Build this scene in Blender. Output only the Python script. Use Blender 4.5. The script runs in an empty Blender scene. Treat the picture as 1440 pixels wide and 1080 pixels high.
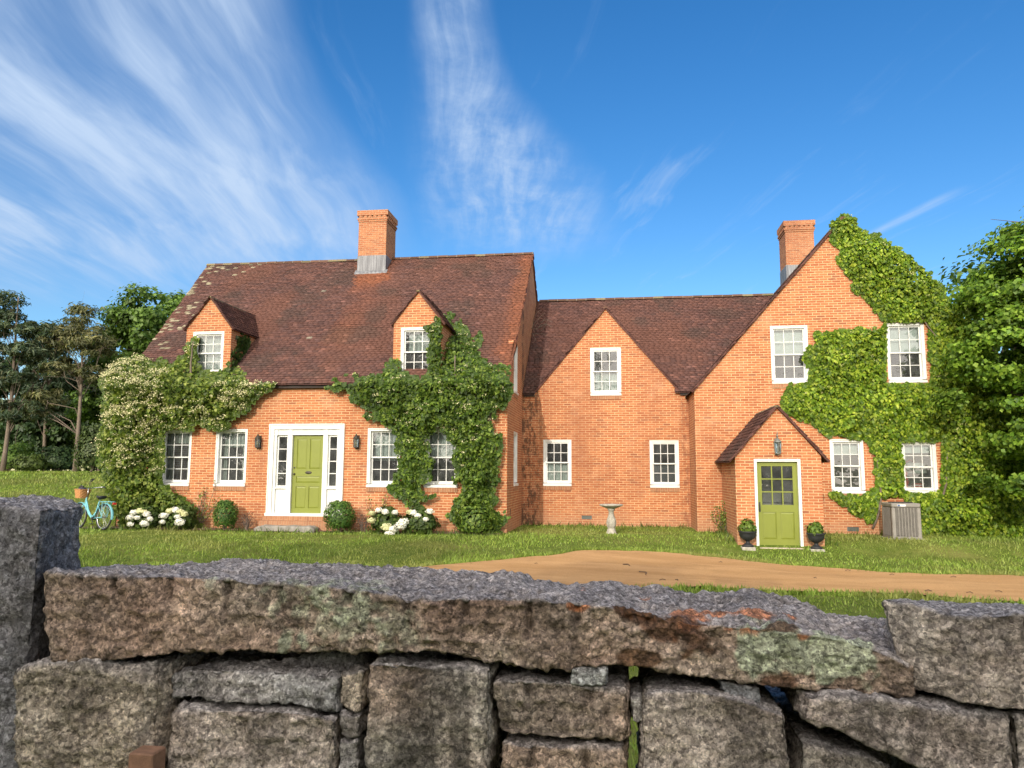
import bpy, math, random
import numpy as np
from mathutils import Vector, Matrix
from mathutils.geometry import tessellate_polygon
random.seed(7); RNG = np.random.default_rng(7)
S = bpy.context.scene; COL = S.collection
R = math.radians
# ------------------------------------------------------------------ camera
ZC = 1.58; FPX = 1049.0
YAW, PITCH, ROLL = R(7.876), R(6.792), R(0.282)
def cam_axes():
    cy, sy = math.cos(YAW), math.sin(YAW)
    f = np.array([-sy, cy, 0]); r = np.array([cy, sy, 0]); u = np.array([0, 0, 1.])
    cp, sp = math.cos(PITCH), math.sin(PITCH)
    f2 = f*cp+u*sp; u2 = u*cp-f*sp
    cr, sr = math.cos(ROLL), math.sin(ROLL)
    return r*cr+u2*sr, u2*cr-r*sr, f2
CR, CU, CF = cam_axes()
cam = bpy.data.cameras.new("camera"); camo = bpy.data.objects.new("camera", cam); COL.objects.link(camo)
m = Matrix(((CR[0], CU[0], -CF[0], 0), (CR[1], CU[1], -CF[1], 0), (CR[2], CU[2], -CF[2], ZC), (0, 0, 0, 1)))
camo.matrix_world = m
cam.sensor_width = 36; cam.sensor_fit = 'HORIZONTAL'; cam.lens = 36*FPX/1440
cam.clip_start = .05; cam.clip_end = 3000
S.camera = camo
# ------------------------------------------------------------------ light and sky
SUN_EL, SUN_AZ = R(20.5), R(11.1)          # the sun stands behind the camera, a little to its left
sund = Vector((-math.sin(SUN_AZ)*math.cos(SUN_EL), -math.cos(SUN_AZ)*math.cos(SUN_EL), math.sin(SUN_EL)))
sl = bpy.data.lights.new("sun", 'SUN'); sl.energy = 2.5; sl.angle = R(.5); sl.color = (1, .90, .76)
slo = bpy.data.objects.new("sun", sl); COL.objects.link(slo); slo.rotation_euler = sund.to_track_quat('Z', 'Y').to_euler()
S.view_settings.view_transform = 'Standard'; S.view_settings.look = 'None'
S.view_settings.exposure = 0.36; S.view_settings.gamma = 1
W = bpy.data.worlds.new("World"); S.world = W; W.use_nodes = True

class NT:
    """small helper to write node graphs as expressions"""
    def __init__(s, tree): s.t = tree; s.n = tree.nodes; s.l = tree.links
    def node(s, ty, ins=None, **pr):
        o = s.n.new(ty)
        for k, v in pr.items(): setattr(o, k, v)
        for k, v in (ins or {}).items(): s.put(o.inputs[k], v)
        return o
    def put(s, sock, v):
        if isinstance(v, bpy.types.NodeSocket): s.l.new(v, sock)
        elif v is not None:
            if hasattr(sock.default_value, '__len__') and hasattr(v, '__len__') and len(sock.default_value) == 4 and len(v) == 3: v = (*v, 1)
            sock.default_value = v
    def m(s, op, a, b=None, c=None, clamp=False):
        o = s.node('ShaderNodeMath', {0: a}, operation=op, use_clamp=clamp)
        if b is not None: s.put(o.inputs[1], b)
        if c is not None: s.put(o.inputs[2], c)
        return o.outputs[0]
    def vm(s, op, a, b=None, scale=None):
        o = s.node('ShaderNodeVectorMath', {0: a}, operation=op)
        if b is not None: s.put(o.inputs[1], b)
        if scale is not None: s.put(o.inputs['Scale'], scale)
        return o.outputs[1] if op in ('DOT_PRODUCT', 'LENGTH', 'DISTANCE') else o.outputs[0]
    def ss(s, v, a, b, lo=0., hi=1.):
        o = s.node('ShaderNodeMapRange', {0: v, 1: a, 2: b, 3: lo, 4: hi}, interpolation_type='SMOOTHSTEP'); return o.outputs[0]
    def mix(s, f, a, b, blend='MIX'):
        o = s.node('ShaderNodeMix', data_type='RGBA', blend_type=blend)
        s.put(o.inputs[0], f); s.put(o.inputs[6], a); s.put(o.inputs[7], b); return o.outputs[2]
    def xyz(s, v):
        o = s.node('ShaderNodeSeparateXYZ', {0: v}); return o.outputs[0], o.outputs[1], o.outputs[2]
    def comb(s, x, y, z): return s.node('ShaderNodeCombineXYZ', {0: x, 1: y, 2: z}).outputs[0]
    def noise(s, v, scale=5, detail=4, rough=.5, dist=0.):
        return s.node('ShaderNodeTexNoise', {'Vector': v, 'Scale': scale, 'Detail': detail, 'Roughness': rough, 'Distortion': dist}).outputs[0]
    def ramp(s, f, *stops):
        o = s.node('ShaderNodeValToRGB', {0: f}); e = o.color_ramp.elements
        while len(e) < len(stops): e.new(.5)
        for k, (p, c) in zip(e, stops): k.position = p; k.color = (*c, 1) if len(c) == 3 else c
        return o.outputs[0]

def build_world():
    W.node_tree.nodes.clear(); n = NT(W.node_tree)
    sky = n.node('ShaderNodeTexSky', sky_type='NISHITA')
    sky.sun_disc = False; sky.sun_elevation = SUN_EL; sky.sun_rotation = math.atan2(sund.x, sund.y)
    sky.altitude = 0; sky.air_density = 1.0; sky.dust_density = .35; sky.ozone_density = 2.2
    d = n.node('ShaderNodeTexCoord').outputs['Generated']
    sx = n.vm('DOT_PRODUCT', d, (0.97336, 0.22927, 0)); al = n.vm('DOT_PRODUCT', d, (-0.22927, 0.97336, 0))
    dz = n.m('MAXIMUM', n.xyz(d)[2], .03)
    ac = n.m('DIVIDE', sx, dz); al = n.m('DIVIDE', al, dz)           # coordinates on the cirrus layer, along and across the wind
    q = n.m('DIVIDE', ac, n.m('MAXIMUM', n.m('ABSOLUTE', al), .05))
    wv = n.comb(n.m('MULTIPLY', ac, 1.0), n.m('MULTIPLY', al, .6), 3.)
    warp = n.node('ShaderNodeTexNoise', {'Vector': wv, 'Scale': 1.2, 'Detail': 3}).outputs['Color']
    warp = n.vm('SCALE', n.vm('SUBTRACT', warp, (.5, .5, .5)), scale=.55)
    p1 = n.vm('ADD', n.comb(n.m('MULTIPLY', ac, 1.9), n.m('MULTIPLY', al, .42), 0.), warp)
    big = n.noise(p1, 1.5, 5, .55)
    p2 = n.vm('ADD', n.comb(n.m('MULTIPLY', ac, 9.), n.m('MULTIPLY', al, .9), 7.), n.vm('SCALE', warp, scale=4.5))
    fine = n.noise(p2, 1.6, 8, .62)
    p3 = n.vm('ADD', n.comb(n.m('MULTIPLY', ac, 4.5), n.m('MULTIPLY', al, 3.4), 1.), n.vm('SCALE', warp, scale=2.5))
    puff = n.noise(p3, 2.0, 8, .65)
    qe = n.m('SUBTRACT', n.ss(al, 1.4, 2.9, -.20, -.045), n.m('MULTIPLY', n.m('SUBTRACT', big, .5), .12))
    f1 = n.m('MULTIPLY', n.ss(n.m('SUBTRACT', qe, q), -.01, .10), n.ss(q, -1.1, -.6))
    f1 = n.m('MULTIPLY', f1, n.ss(al, 5.2, 3.1))
    den1 = n.m('MULTIPLY', f1, n.m('ADD', n.ss(n.m('ADD', n.m('ADD', n.m('MULTIPLY', big, .55), n.m('MULTIPLY', n.noise(n.vm('ADD', n.comb(n.m('MULTIPLY', ac, 3.6), n.m('MULTIPLY', al, .7), 5.), n.vm('SCALE', warp, scale=1.6)), 1.3, 4, .55), .30)), n.m('MULTIPLY', fine, .24)), .38, .78), .20))
    c2 = n.ss(al, 1.4, 2.7, .0, .10); w2 = n.ss(al, 1.4, 2.8, .055, .13)
    dq = n.m('ABSOLUTE', n.m('DIVIDE', n.m('SUBTRACT', n.m('ADD', q, n.m('MULTIPLY', n.m('SUBTRACT', big, .5), .10)), c2), w2))
    f2 = n.m('MULTIPLY', n.ss(dq, 1.35, .1), n.ss(al, 3.6, 2.7))
    den2 = n.m('MULTIPLY', f2, n.m('ADD', n.ss(n.m('ADD', n.m('ADD', n.m('MULTIPLY', puff, .26), n.m('MULTIPLY', fine, .42)), n.m('MULTIPLY', big, .42)), .42, .78, 0, .95), .14))
    f3 = n.m('MULTIPLY', n.ss(n.m('ABSOLUTE', n.m('SUBTRACT', n.m('ADD', ac, n.m('MULTIPLY', al, .055)), 1.94)), .055, .0), n.m('MULTIPLY', n.ss(al, 2.3, 2.55), n.ss(al, 3.1, 2.75)))
    den3 = n.m('MULTIPLY', f3, n.ss(fine, .3, .7, .2, .6))
    den4 = n.m('MULTIPLY', n.ss(n.m('ADD', n.m('MULTIPLY', big, .55), n.m('MULTIPLY', fine, .5)), .56, .80), n.ss(al, 1.0, 3.0, .08, .5))
    den = n.m('MAXIMUM', n.m('MAXIMUM', den1, den2), n.m('MAXIMUM', den3, den4), clamp=True)
    den = n.m('MULTIPLY', den, n.ss(n.xyz(d)[2], .05, .2))
    blue = n.node('ShaderNodeHueSaturation', {'Color': sky.outputs[0], 'Saturation': 1.36, 'Value': SKYV, 'Hue': .506}).outputs[0]
    col = n.mix(n.m('MULTIPLY', den, .93), blue, CLOUD)
    cs = n.vm('DOT_PRODUCT', d, tuple(sund))                           # unseen bright cloud added round the sun, to fill the shaded wall with light
    fill_veil = n.m('MULTIPLY', n.m('POWER', n.ss(cs, .0, 1.05), 1.5), n.m('ADD', .75, n.m('MULTIPLY', big, .5)))
    col = n.mix(n.m('MULTIPLY', fill_veil, n.ss(n.xyz(d)[1], .15, -.2)), col, FILL_VEIL)
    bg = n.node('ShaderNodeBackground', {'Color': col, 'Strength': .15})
    out = n.node('ShaderNodeOutputWorld', {'Surface': bg.outputs[0]})
SKYV = .92; CLOUD = (3.0, 3.8, 5.0); FILL_VEIL = (21., 18.8, 16.2)
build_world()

# ------------------------------------------------------------------ helpers
def ray(px, py):
    px = np.asarray(px, float); py = np.asarray(py, float)
    return ((px-720)/FPX)[..., None]*CR-((py-540)/FPX)[..., None]*CU+CF
def at(px, py, Y):
    """point where the sight line through a photo pixel meets the upright plane Y"""
    w = ray(px, py); t = Y/w[..., 1]; p = w*t[..., None]; p[..., 2] += ZC; return p
def sstep(x, a, b):
    t = np.clip((np.asarray(x, float)-a)/(b-a), 0, 1); return t*t*(3-2*t)
def ground(X, Y):
    r = sstep(X, -1, 3.2)
    return (.05-.25*r*sstep(-np.asarray(Y, float), -19.0, -17.4)-.17*(1-r)*sstep(-np.asarray(Y, float), -18, -13)
            + 1.42*sstep(Y, 20, 37)*sstep(-np.asarray(X, float), 12, 20))
def _h(i, j, k, s):
    n = (i.astype(np.int64)*374761393+j.astype(np.int64)*668265263+k.astype(np.int64)*2147483647+s*1274126177) & 0xffffffff
    n = ((n ^ (n >> 13))*1274126177) & 0xffffffff
    n = ((n ^ (n >> 16))*2246822519) & 0xffffffff
    return ((n ^ (n >> 15)) & 0xffff)/65535.
def vnoise(P, f=1., s=0):
    P = np.asarray(P, float)*f; I = np.floor(P).astype(np.int64); F = P-I; F = F*F*F*(F*(F*6-15)+10); r = 0
    for a in (0, 1):
        for b in (0, 1):
            for c in (0, 1):
                w = (F[..., 0] if a else 1-F[..., 0])*(F[..., 1] if b else 1-F[..., 1])*(F[..., 2] if c else 1-F[..., 2])
                r = r+w*_h(I[..., 0]+a, I[..., 1]+b, I[..., 2]+c, s)
    return r*2-1
def fbm(P, f=1., o=4, s=0, g=.5, ridged=False):
    r = 0; a = 1
    for k in range(o):
        v = vnoise(P, f, s+k*17)
        r = r+a*((1-2*abs(v)) if ridged else v); f *= 2.03; a *= g
    return r
LOC = {}
def tag(o, label=None, cat=None, group=None, kind=None):
    if label: o['label'] = label
    if cat: o['category'] = cat
    if group: o['group'] = group
    if kind: o['kind'] = kind
    return o
def thing(name, label, cat, loc, group=None, rotz=0):
    o = bpy.data.objects.new(name, None); COL.objects.link(o); o.location = loc; o.rotation_euler = (0, 0, rotz); o.empty_display_size = .2
    LOC[o] = Vector(loc); return tag(o, label, cat, group)
def link_mesh(name, V, F, mat, parent=None, loc=None, col=None, smooth=False, world=True):
    """V in world coordinates (local ones when world is False)"""
    me = bpy.data.meshes.new(name); o = bpy.data.objects.new(name, me); COL.objects.link(o)
    org = Vector(loc) if loc is not None else Vector((0, 0, 0))
    base = LOC.get(parent, Vector((0, 0, 0))) if world else Vector((0, 0, 0))
    V = np.asarray(V, float).reshape(-1, 3)
    if parent is None and loc is not None: base = org; o.location = org
    if parent is not None: o.parent = parent
    LOC[o] = base
    V = V-np.array(base)
    if isinstance(F, np.ndarray):
        nf, k = F.shape
        me.vertices.add(len(V)); me.vertices.foreach_set('co', V.ravel())
        me.loops.add(nf*k); me.loops.foreach_set('vertex_index', F.astype(np.int32).ravel())
        me.polygons.add(nf); me.polygons.foreach_set('loop_start', np.arange(0, nf*k, k, dtype=np.int32))
        me.polygons.foreach_set('loop_total', np.full(nf, k, dtype=np.int32))
        me.update(calc_edges=True); me.validate()
    else:
        me.from_pydata(V.tolist(), [], F); me.update()
    if col is not None:
        a = me.color_attributes.new('Col', 'FLOAT_COLOR', 'POINT'); c = np.ones((len(V), 4)); c[:, :3] = col; a.data.foreach_set('color', c.ravel())
    if smooth: me.polygons.foreach_set('use_smooth', np.ones(len(me.polygons), bool))
    if mat: me.materials.append(mat)
    return o
class MB:
    def __init__(s): s.v = []; s.f = []; s.c = []; s.cc = None
    def add(s, V, F):
        n = len(s.v); s.v += [tuple(map(float, p)) for p in V]; s.f += [tuple(i+n for i in f) for f in F]
        s.c += [s.cc or (1, 1, 1)]*len(V); return s
    def box(s, x0, x1, y0, y1, z0, z1):
        return s.add([(x0, y0, z0), (x1, y0, z0), (x1, y1, z0), (x0, y1, z0), (x0, y0, z1), (x1, y0, z1), (x1, y1, z1), (x0, y1, z1)],
                     [(0, 3, 2, 1), (4, 5, 6, 7), (0, 1, 5, 4), (1, 2, 6, 5), (2, 3, 7, 6), (3, 0, 4, 7)])
    def bbox(s, x0, x1, y0, y1, z0, z1, b):
        """box with chamfered edges"""
        V = []; 
        for z, i in ((z0, b), (z0+b, 0), (z1-b, 0), (z1, b)):
            X0, X1, Y0, Y1 = x0+i, x1-i, y0+i, y1-i
            V += [(X0+b, Y0, z), (X1-b, Y0, z), (X1, Y0+b, z), (X1, Y1-b, z), (X1-b, Y1, z), (X0+b, Y1, z), (X0, Y1-b, z), (X0, Y0+b, z)]
        F = [tuple(range(7, -1, -1)), tuple(range(24, 32))]
        for k in range(3):
            for i in range(8): j = (i+1) % 8; F.append((k*8+i, k*8+j, k*8+8+j, k*8+8+i))
        return s.add(V, F)
    def quad(s, a, b, c, d): return s.add([a, b, c, d], [(0, 1, 2, 3)])
    def tube(s, P, r, n=6, cap=True):
        P = [Vector(p) for p in P]; rr = r if hasattr(r, '__len__') else [r]*len(P); V = []; F = []; up = None
        for i, p in enumerate(P):
            t = (P[min(i+1, len(P)-1)]-P[max(i-1, 0)]); t = t.normalized() if t.length > 1e-9 else Vector((0, 0, 1))
            if up is None: up = Vector((0, 0, 1)) if abs(t.z) < .9 else Vector((1, 0, 0))
            a = t.cross(up); a = a.normalized() if a.length > 1e-6 else Vector((1, 0, 0)); up = a.cross(t)
            for k in range(n):
                w = 2*math.pi*k/n; V.append(p+(a*math.cos(w)+up*math.sin(w))*rr[i])
        for i in range(len(P)-1):
            for k in range(n): j = (k+1) % n; F.append((i*n+k, i*n+j, i*n+n+j, i*n+n+k))
        if cap: F += [tuple(range(n-1, -1, -1)), tuple(range((len(P)-1)*n, len(P)*n))]
        return s.add(V, F)
    def lathe(s, prof, c, n=20, wob=None, a0=0.):
        V = []; F = []
        for i, (r, z) in enumerate(prof):
            for k in range(n):
                w = 2*math.pi*k/n+a0; q = r*(wob(w, z) if wob else 1); V.append((c[0]+q*math.cos(w), c[1]+q*math.sin(w), c[2]+z))
        for i in range(len(prof)-1):
            for k in range(n): j = (k+1) % n; F.append((i*n+k, i*n+j, i*n+n+j, i*n+n+k))
        F += [tuple(range(n-1, -1, -1)), tuple(range((len(prof)-1)*n, len(prof)*n))]
        return s.add(V, F)
    def prism(s, poly, y0, y1):
        """polygon in X,Z pushed from y0 to y1"""
        n = len(poly); V = [(x, y0, z) for x, z in poly]+[(x, y1, z) for x, z in poly]
        F = [tuple(range(n)), tuple(range(2*n-1, n-1, -1))]+[(i, i+n, (i+1) % n+n, (i+1) % n) for i in range(n)]
        return s.add(V, F)
    def build(s, name, mat, parent=None, loc=None, smooth=False, world=True, col=False):
        return link_mesh(name, s.v, s.f, mat, parent, loc, np.array(s.c) if col else None, smooth, world)
def holed(mb, outer, holes, Y, depth, flip=False, axis='y'):
    """wall sheet with real openings and their brick reveals; polygon given in (x,z)"""
    rings = [outer]+[[(a, c), (a, d), (b, d), (b, c)] for a, b, c, d in holes]
    pts = [p for r in rings for p in r]
    tris = tessellate_polygon([[Vector((x, z, 0)) for x, z in r] for r in rings])
    P = (lambda x, z, y: (x, y, z)) if axis == 'y' else (lambda x, z, y: (y, x, z))
    mb.add([P(x, z, Y) for x, z in pts], [tuple(t) for t in tris])
    for a, b, c, d in holes:
        Q = [(a, c), (b, c), (b, d), (a, d)]
        for i in range(4):
            (x, z), (X, Z) = Q[i], Q[(i+1) % 4]
            mb.quad(P(x, z, Y), P(X, Z, Y), P(X, Z, Y+depth), P(x, z, Y+depth))
# ------------------------------------------------------------------ materials
MATS = {}
def mat(name, fn):
    if name in MATS: return MATS[name]
    mt = bpy.data.materials.new(name); mt.use_nodes = True; mt.node_tree.nodes.clear(); n = NT(mt.node_tree)
    sh = fn(n); n.node('ShaderNodeOutputMaterial', {'Surface': sh}); MATS[name] = mt; return mt
def pbr(n, col, rough=.7, bump=None, metal=0., spec=.5, normal=None):
    ins = {'Base Color': col, 'Roughness': rough, 'Metallic': metal, 'Specular IOR Level': spec}
    if bump is not None:
        h, st, di = bump; ins['Normal'] = n.node('ShaderNodeBump', {'Height': h, 'Strength': st, 'Distance': di}).outputs[0]
    return n.node('ShaderNodeBsdfPrincipled', ins).outputs[0]
def posn(n): return n.node('ShaderNodeNewGeometry').outputs['Position']
def objc(n): return n.node('ShaderNodeTexCoord').outputs['Object']
def attr(n): return n.node('ShaderNodeAttribute', attribute_name='Col').outputs[0]
def plain(name, c, rough=.6, metal=0., var=.12, sc=6., bump=.15, spec=.5):
    def f(n):
        v = objc(n); a = n.noise(v, sc, 5, .6)
        col = n.mix(n.ss(a, .3, .75), tuple(x*(1-var) for x in c), tuple(min(1, x*(1+var)) for x in c))
        return pbr(n, col, rough, (n.noise(v, sc*9, 4, .6), bump, .004), metal, spec)
    return mat(name, f)
def brick(name, c1, c2, mort, upright=False, dark=0.):
    def f(n):
        g = n.node('ShaderNodeNewGeometry'); p = g.outputs['Position']; x, y, z = n.xyz(p); nx, ny, nz = n.xyz(g.outputs['True Normal'])
        side = n.m('GREATER_THAN', n.m('ABSOLUTE', nx), .6)
        u = n.m('ADD', n.m('MULTIPLY', x, n.m('SUBTRACT', 1, side)), n.m('MULTIPLY', y, side))
        v = n.comb(z, u, 0.) if upright else n.comb(u, z, 0.)
        v = n.vm('ADD', v, n.vm('SCALE', n.vm('SUBTRACT', n.node('ShaderNodeTexNoise', {'Vector': p, 'Scale': 9., 'Detail': 2}).outputs['Color'], (.5, .5, .5)), scale=.012))
        b = n.node('ShaderNodeTexBrick', {'Vector': v, 'Color1': (0, 0, 0), 'Color2': (1, 1, 1), 'Mortar': (.5, .5, .5), 'Scale': 1., 'Mortar Size': .008, 'Mortar Smooth': .25, 'Bias': 0., 'Brick Width': .216, 'Row Height': .0677})
        rnd = n.xyz(b.outputs[0])[0]
        tone = n.m('ADD', n.m('ADD', n.m('MULTIPLY', rnd, .62), n.m('MULTIPLY', n.noise(p, 14, 3, .6), .35)), n.m('MULTIPLY', n.noise(p, 1.1, 3, .6), .28))
        col = n.mix(n.ss(tone, .22, .95), c1, c2)
        col = n.mix(n.ss(n.noise(p, 60, 3, .6), .55, .8, 0, .25), col, (.16, .055, .03))
        rare = n.ss(n.m('ADD', rnd, n.m('MULTIPLY', n.noise(p, 3.5, 2, .5), .22)), .98, 1.1, 0, .65)
        col = n.mix(rare, col, (.20, .07, .045))
        mcol = n.mix(n.ss(n.noise(p, 6, 4, .6), .35, .7), mort, tuple(k*.72 for k in mort))
        col = n.mix(b.outputs['Fac'], col, mcol)
        big = n.noise(n.vm('MULTIPLY', p, (1, 1, .55)), .55, 6, .62)
        col = n.mix(n.ss(big, .46, .74, 0, .5), col, (.23, .085, .05), 'MIX')
        col = n.mix(n.ss(n.noise(p, 1.3, 5, .6), .52, .74, 0, .32), col, (.60, .36, .22))
        foot = n.m('MULTIPLY', n.ss(n.m('ADD', z, n.m('MULTIPLY', n.noise(p, 2.2, 4, .6), .9)), 1.05, .45), .55)
        col = n.mix(foot, col, (.44, .25, .15))
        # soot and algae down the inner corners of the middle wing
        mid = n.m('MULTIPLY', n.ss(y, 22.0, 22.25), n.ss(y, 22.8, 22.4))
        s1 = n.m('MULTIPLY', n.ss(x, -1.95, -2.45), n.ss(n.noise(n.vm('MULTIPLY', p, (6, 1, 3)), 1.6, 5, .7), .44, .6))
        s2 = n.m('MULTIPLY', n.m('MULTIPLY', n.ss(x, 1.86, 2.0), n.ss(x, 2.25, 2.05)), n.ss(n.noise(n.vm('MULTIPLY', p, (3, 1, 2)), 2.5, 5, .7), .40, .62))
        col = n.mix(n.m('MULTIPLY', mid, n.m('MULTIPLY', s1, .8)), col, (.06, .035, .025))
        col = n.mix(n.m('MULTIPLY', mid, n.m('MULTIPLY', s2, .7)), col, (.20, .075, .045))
        if dark: col = n.mix(dark, col, (.17, .10, .07))
        h = n.m('ADD', n.m('MULTIPLY', n.m('SUBTRACT', 1, b.outputs['Fac']), 1.), n.m('MULTIPLY', n.noise(p, 70, 4, .65), .5))
        return pbr(n, col, .88, (h, .55, .008), spec=.25)
    return mat(name, f)
BRICK = brick('red brick', (.345, .106, .046), (.485, .185, .080), (.66, .465, .26))
BRICKD = brick('weathered brick', (.36, .12, .055), (.50, .20, .09), (.56, .38, .23), dark=.18)
ROWLOCK = brick('rowlock brick', (.36, .15, .075), (.46, .22, .11), (.50, .34, .20), upright=True, dark=.25)
WHITE = plain('white paint', (.70, .71, .69), .5, var=.08, sc=5, bump=.08)
GREEN = plain('green door paint', (.185, .215, .03), .42, var=.05, sc=3, bump=.06)
LEAD = mat('lead', lambda n: pbr(n, n.mix(n.ss(n.noise(n.vm('MULTIPLY', objc(n), (14, 14, 1.2)), 1, 5, .6), .35, .7), (.13, .135, .15), (.25, .26, .28)), .6, metal=.2))
IRON = plain('black iron', (.02, .021, .023), .5, var=.3)
BRONZE = plain('dark bronze', (.05, .045, .035), .5, .4)
STONEW = plain('pale cast stone', (.36, .34, .29), .9, var=.28, sc=14, bump=.6)
CONC = plain('grey stone step', (.25, .235, .21), .92, var=.25, sc=7, bump=.6)
CLOTH = plain('curtain cloth', (.66, .70, .66), .9, var=.06)
NET = plain('net curtain', (.55, .58, .52), .9, var=.08)
SCREEN = plain('window screen', (.10, .105, .11), .8, var=.1)
DARKROOM = plain('room plaster', (.34, .32, .28), .9)
RED = plain('red lacquer', (.55, .03, .025), .4)
WOOD = plain('brown wood', (.16, .085, .04), .6)
def glass_fn(n):
    lw = n.node('ShaderNodeFresnel', {'IOR': 1.75}).outputs[0]
    nz = n.node('ShaderNodeBump', {'Height': n.noise(posn(n), 3.2, 2, .5), 'Strength': .25, 'Distance': .02}).outputs[0]
    g = n.node('ShaderNodeBsdfGlossy', {'Color': (.95, .97, 1), 'Roughness': .02, 'Normal': nz}).outputs[0]
    t = n.node('ShaderNodeBsdfTransparent', {'Color': (.62, .68, .68)}).outputs[0]
    m_ = n.node('ShaderNodeMixShader', {0: n.m('ADD', n.m('MULTIPLY', lw, .9), .03), 1: t, 2: g}).outputs[0]
    pane_haze = n.node('ShaderNodeBsdfDiffuse', {'Color': (.55, .58, .60)}).outputs[0]  # grey haze painted over the panes, standing in for reflected sky
    return n.node('ShaderNodeMixShader', {0: n.ss(n.noise(posn(n), 4., 5, .6), .3, .75, .04, .12), 1: m_, 2: pane_haze}).outputs[0]
GLASS = mat('window glass', glass_fn)
TILE = mat('clay tile', lambda n: pbr(n, n.mix(n.ss(n.noise(posn(n), 26, 4, .65), .35, .72, 0, .4), attr(n), n.vm('MULTIPLY', attr(n), (.5, .5, .55))), .85, (n.noise(posn(n), 55, 4, .6), .5, .006), spec=.25))
def leaf_fn(sheen):
    def f(n):
        c = attr(n); p = posn(n)
        c = n.mix(n.ss(n.noise(p, 2.2, 3, .6), .35, .7, 0, .35), c, n.vm('MULTIPLY', c, (.62, .72, .7)))
        d = n.node('ShaderNodeBsdfPrincipled', {'Base Color': c, 'Roughness': .5, 'Specular IOR Level': sheen}).outputs[0]
        t = n.node('ShaderNodeBsdfTranslucent', {'Color': n.vm('MULTIPLY', c, (1.5, 1.6, .7))}).outputs[0]
        return n.node('ShaderNodeMixShader', {0: .27, 1: d, 2: t}).outputs[0]
    return f
LEAF = mat('leaf', leaf_fn(.35))
PETAL = mat('petal', lambda n: n.node('ShaderNodeBsdfPrincipled', {'Base Color': attr(n), 'Roughness': .7, 'Specular IOR Level': .2}).outputs[0])
BARK = mat('bark', lambda n: pbr(n, n.mix(n.noise(n.vm('MULTIPLY', objc(n), (1, 1, .25)), 9, 5, .65), (.055, .04, .03), (.27, .215, .17)), .95, (n.noise(n.vm('MULTIPLY', objc(n), (1, 1, .3)), 14, 5, .7), .9, .03)))
def stone_fn(n):
    p = posn(n); c = attr(n); w = n.vm('ADD', p, n.vm('SCALE', n.node('ShaderNodeTexNoise', {'Vector': p, 'Scale': 60., 'Detail': 3}).outputs['Color'], scale=.012))
    def grains(sc):
        v = n.node('ShaderNodeTexVoronoi', {'Vector': w, 'Scale': sc, 'Randomness': 1.}); return n.xyz(v.outputs['Color'])[0], v.outputs['Distance']
    g1, d1 = grains(95.); g2, d2 = grains(190.)
    k = n.m('ADD', n.m('MULTIPLY', g1, .55), n.m('MULTIPLY', g2, .45))
    tone = n.ramp(k, (.22, (.42, .41, .41)), (.40, (.86, .84, .83)), (.62, (1.05, 1.03, 1.0)), (.82, (1.75, 1.72, 1.68)))
    c = n.vm('MULTIPLY', c, tone)
    s2 = n.noise(p, 38, 6, .72); s3 = n.noise(p, 9, 6, .68)
    c = n.mix(n.ss(s2, .42, .60, 0, .7), c, n.vm('MULTIPLY', c, (.48, .46, .45)))
    c = n.mix(n.ss(s3, .46, .66, 0, .45), c, n.vm('MULTIPLY', c, (.55, .54, .55)))
    crack = n.node('ShaderNodeTexVoronoi', {'Vector': n.vm('ADD', p, n.vm('SCALE', n.node('ShaderNodeTexNoise', {'Vector': p, 'Scale': 14., 'Detail': 5}).outputs['Color'], scale=.10)), 'Scale': 7.}, feature='DISTANCE_TO_EDGE').outputs['Distance']
    ck = n.ss(crack, .0, .022, 1, 0)
    c = n.mix(n.m('MULTIPLY', ck, n.ss(n.noise(p, 5, 3, .6), .48, .6, 0, .6)), c, n.vm('MULTIPLY', c, (.3, .28, .27)))
    h = n.m('ADD', n.m('ADD', n.m('MULTIPLY', n.noise(p, 26, 9, .82), 1.), n.m('MULTIPLY', n.m('SUBTRACT', g1, d1), .10)), n.m('MULTIPLY', ck, -.12))
    return pbr(n, c, .82, (h, .85, .03), spec=.35)
STONE = mat('granite', stone_fn)

# ------------------------------------------------------------------ ground
DRIVE_FAR = [(-14, 8.2), (-9, 10.2), (-5.5, 11.4), (-3.6, 13.0), (-2.0, 14.5), (-.7, 15.6), (.9, 16.2), (2.1, 16.2), (3.4, 15.3), (4.8, 14.6), (7.1, 14.4), (11, 14.2), (24, 13.6)]
DRIVE_NEAR = [(-14, 4.6), (-9, 6.4), (-5.5, 8.7), (-3, 9.6), (-1.2, 10.5), (.4, 11.55), (1.4, 12.0), (4.2, 12.0), (5.6, 11.6), (9, 11.2), (24, 10.6)]
def drive_edges(X):
    X = np.asarray(X, float); w = .10*vnoise(np.stack([X, X*0+2, X*0], -1), 1.6)+.05*vnoise(np.stack([X, X*0+5, X*0], -1), 5)
    a = np.interp(X, *zip(*DRIVE_NEAR)); b = np.interp(X, *zip(*DRIVE_FAR))
    return a+w, b+1.3*w
def ground_fn(n):
    p = posn(n)
    a = n.noise(p, .35, 5, .6); b = n.noise(p, 2.2, 5, .65); c = n.noise(p, 22, 5, .7)
    col = n.mix(n.ss(b, .35, .7), (.10, .15, .022), (.17, .21, .045))
    col = n.mix(n.ss(a, .46, .68, 0, .6), col, (.27, .25, .08))
    col = n.mix(n.ss(c, .45, .75, 0, .5), col, (.06, .085, .018))
    return pbr(n, col, .95, (c, .8, .05), spec=.1)
xs = np.concatenate([[-900, -400, -200, -120, -80], np.arange(-60, -24, 2), np.arange(-24, 24.01, .3), np.arange(26, 60, 3), [80, 150, 300, 900]])
ys = np.concatenate([[-900, -200, -60, -30, -12], np.arange(-6, 25, .3), np.arange(25, 60, 1.5), [70, 100, 180, 400, 1500]])
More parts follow.
